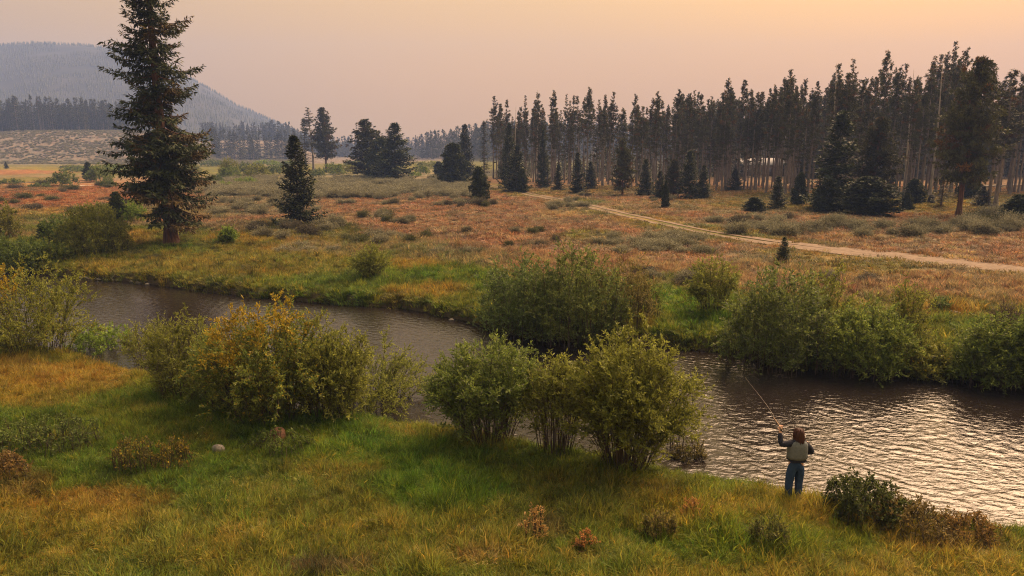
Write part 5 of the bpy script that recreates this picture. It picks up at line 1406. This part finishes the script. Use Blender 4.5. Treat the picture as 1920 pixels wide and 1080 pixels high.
# jeans
jn = ['waist', 'pelvis', 'lhip', 'lkn', 'lcuff', 'rhip', 'rkn', 'rcuff']
jp = [(0, 0, 1.02), (0, -.012, .91), (-.10, -.008, .83), (-.118, .02, .48), (-.132, -.01, .10), (.10, -.008, .83), (.108, .03, .48), (.112, .0, .10)]
link('jeans', skin_mesh('jeans', jp, [(0, 1), (1, 2), (2, 3), (3, 4), (1, 5), (5, 6), (6, 7)], [(.165, .13), (.18, .145), .128, .090, .082, .128, .090, .082], jeans_m, 2, 1), angler)
# jacket with both sleeves
jk = [(0, 0, .965), (0, .0, 1.12), (0, -.005, 1.27), (0, -.01, 1.40), (-.185, -.01, 1.37), (-.37, .03, 1.33), (-.362, .12, 1.575), (.185, -.01, 1.36), (.345, -.005, 1.12), (.215, .20, 1.105), (0, .0, 1.455)]
link('jacket', skin_mesh('jacket', jk, [(0, 1), (1, 2), (2, 3), (3, 4), (4, 5), (5, 6), (3, 7), (7, 8), (8, 9), (3, 10)],
                         [(.185, .145), (.178, .140), (.178, .135), (.13, .10), .085, .072, .050, .088, .076, .050, .07], jacket_m, 2, 1), angler)
# vest: a sleeveless shell over the jacket
vn = []
ring_z = [1.03, 1.10, 1.20, 1.30, 1.37, 1.415, 1.445]
ring_w = [.214, .212, .210, .208, .200, .160, .085]; ring_d = [.168, .166, .162, .156, .142, .118, .085]
VV, FF = [], []
kk_ = 24
for z_, w_, d_ in zip(ring_z, ring_w, ring_d):
    for j in range(kk_):
        t_ = 2 * math.pi * j / kk_
        e = 2 / 2.6
        cx_, sx_ = math.cos(t_), math.sin(t_)
        VV.append((w_ * math.copysign(abs(cx_) ** e, cx_), d_ * math.copysign(abs(sx_) ** e, sx_) - .004, z_ + .006 * math.sin(5 * t_)))
for i in range(len(ring_z) - 1):
    for j in range(kk_):
        FF.append((i * kk_ + j, i * kk_ + (j + 1) % kk_, (i + 1) * kk_ + (j + 1) % kk_, (i + 1) * kk_ + j))
vest = link('vest', make_mesh('vest', np.array(VV), np.array(FF), vest_m, None, True), angler)
vs_ = vest.modifiers.new('thick', 'SOLIDIFY'); vs_.thickness = .012
# hair: shoulder length, made of many locks over a cap
acc = Acc(); rh_ = np.random.default_rng(9)
for i in range(150):
    a_ = rh_.uniform(0, 2 * math.pi)
    if math.sin(a_) > .55: continue
    top = np.array([.01 + .03 * math.cos(a_) * rh_.uniform(0, 1), .03 + .03 * math.sin(a_) * rh_.uniform(0, 1), 1.685 + rh_.uniform(-.01, .008)])
    w1 = np.array([.01 + .090 * math.cos(a_), .02 + .112 * math.sin(a_), 1.60 + rh_.uniform(-.02, .03)])
    w2 = np.array([.01 + .100 * math.cos(a_), .005 + .118 * math.sin(a_), 1.50 + rh_.uniform(-.02, .02)])
    w3 = np.array([.01 + .090 * math.cos(a_) + rh_.normal() * .012, -.012 + .108 * math.sin(a_) + rh_.normal() * .012, 1.40 + rh_.uniform(-.035, .03)])
    acc.tube(np.stack([top, (top + w1) / 2 + np.array([math.cos(a_) * .022, math.sin(a_) * .022, .022]), w1, w2, w3]), [.012, .017, .019, .017, .005], 5)
link('hair', acc.mesh('hair', hair_m, True), angler)
for sx in (-1, 1):
    k1, k2 = ('lan', 'ltoe') if sx < 0 else ('ran', 'rtoe')
    a_, b_ = np.array(HJ[k1]), np.array(HJ[k2])
    link('boot', skin_mesh('boot', [a_ + [0, -.03, -.02], a_ + [0, 0, .06], (a_ + b_) / 2 + [0, 0, .0], b_ + [0, .02, 0]], [(1, 0), (0, 2), (2, 3)], [.052, .056, .055, .045], boot_m), angler)

# fishing rod held in the raised left hand
Mx = Matrix.Translation(angler.location) @ Matrix.Rotation(R(6), 4, 'Z')
h_ = Mx @ Vector((-.345, .18, 1.685))
yt = h_.y + 1.95
dx, dy, dz = ray(1397, 707); t_ = yt / dy
tip = Vector((dx * t_, dy * t_, CAM_H + dz * t_))
dr = (tip - h_)
rod = thing('fishing_rod', 'thin pale fishing rod raised in the left hand over the river', 'fishing rod', tuple(h_))
Ln = dr.length; d_ = np.array(dr.normalized())
tt_ = np.linspace(.16, 1, 9)[:, None]
pts = d_ * Ln * tt_; pts[:, 2] += .10 * np.sin(math.pi * tt_[:, 0]) * (1 - tt_[:, 0])
acc = Acc(); acc.tube(pts, np.linspace(.0045, .0016, 9), 6); link('blank', acc.mesh('blank', plain_mat('pale rod', (.13, .105, .075), .5, .5)), rod)
acc = Acc(); acc.tube(np.stack([d_ * Ln * q for q in (-.06, 0, .08, .165)]), [.012, .015, .015, .010], 8); link('grip', acc.mesh('grip', plain_mat('cork grip', (.20, .13, .08))), rod)
acc = Acc(); acc.tube(np.array([[-.02, 0, -.04], [.02, 0, -.04]]) + d_ * Ln * -.03, [.03, .03], 10); link('reel', acc.mesh('reel', plain_mat('dark reel', (.03, .03, .03), .3, .5)), rod)
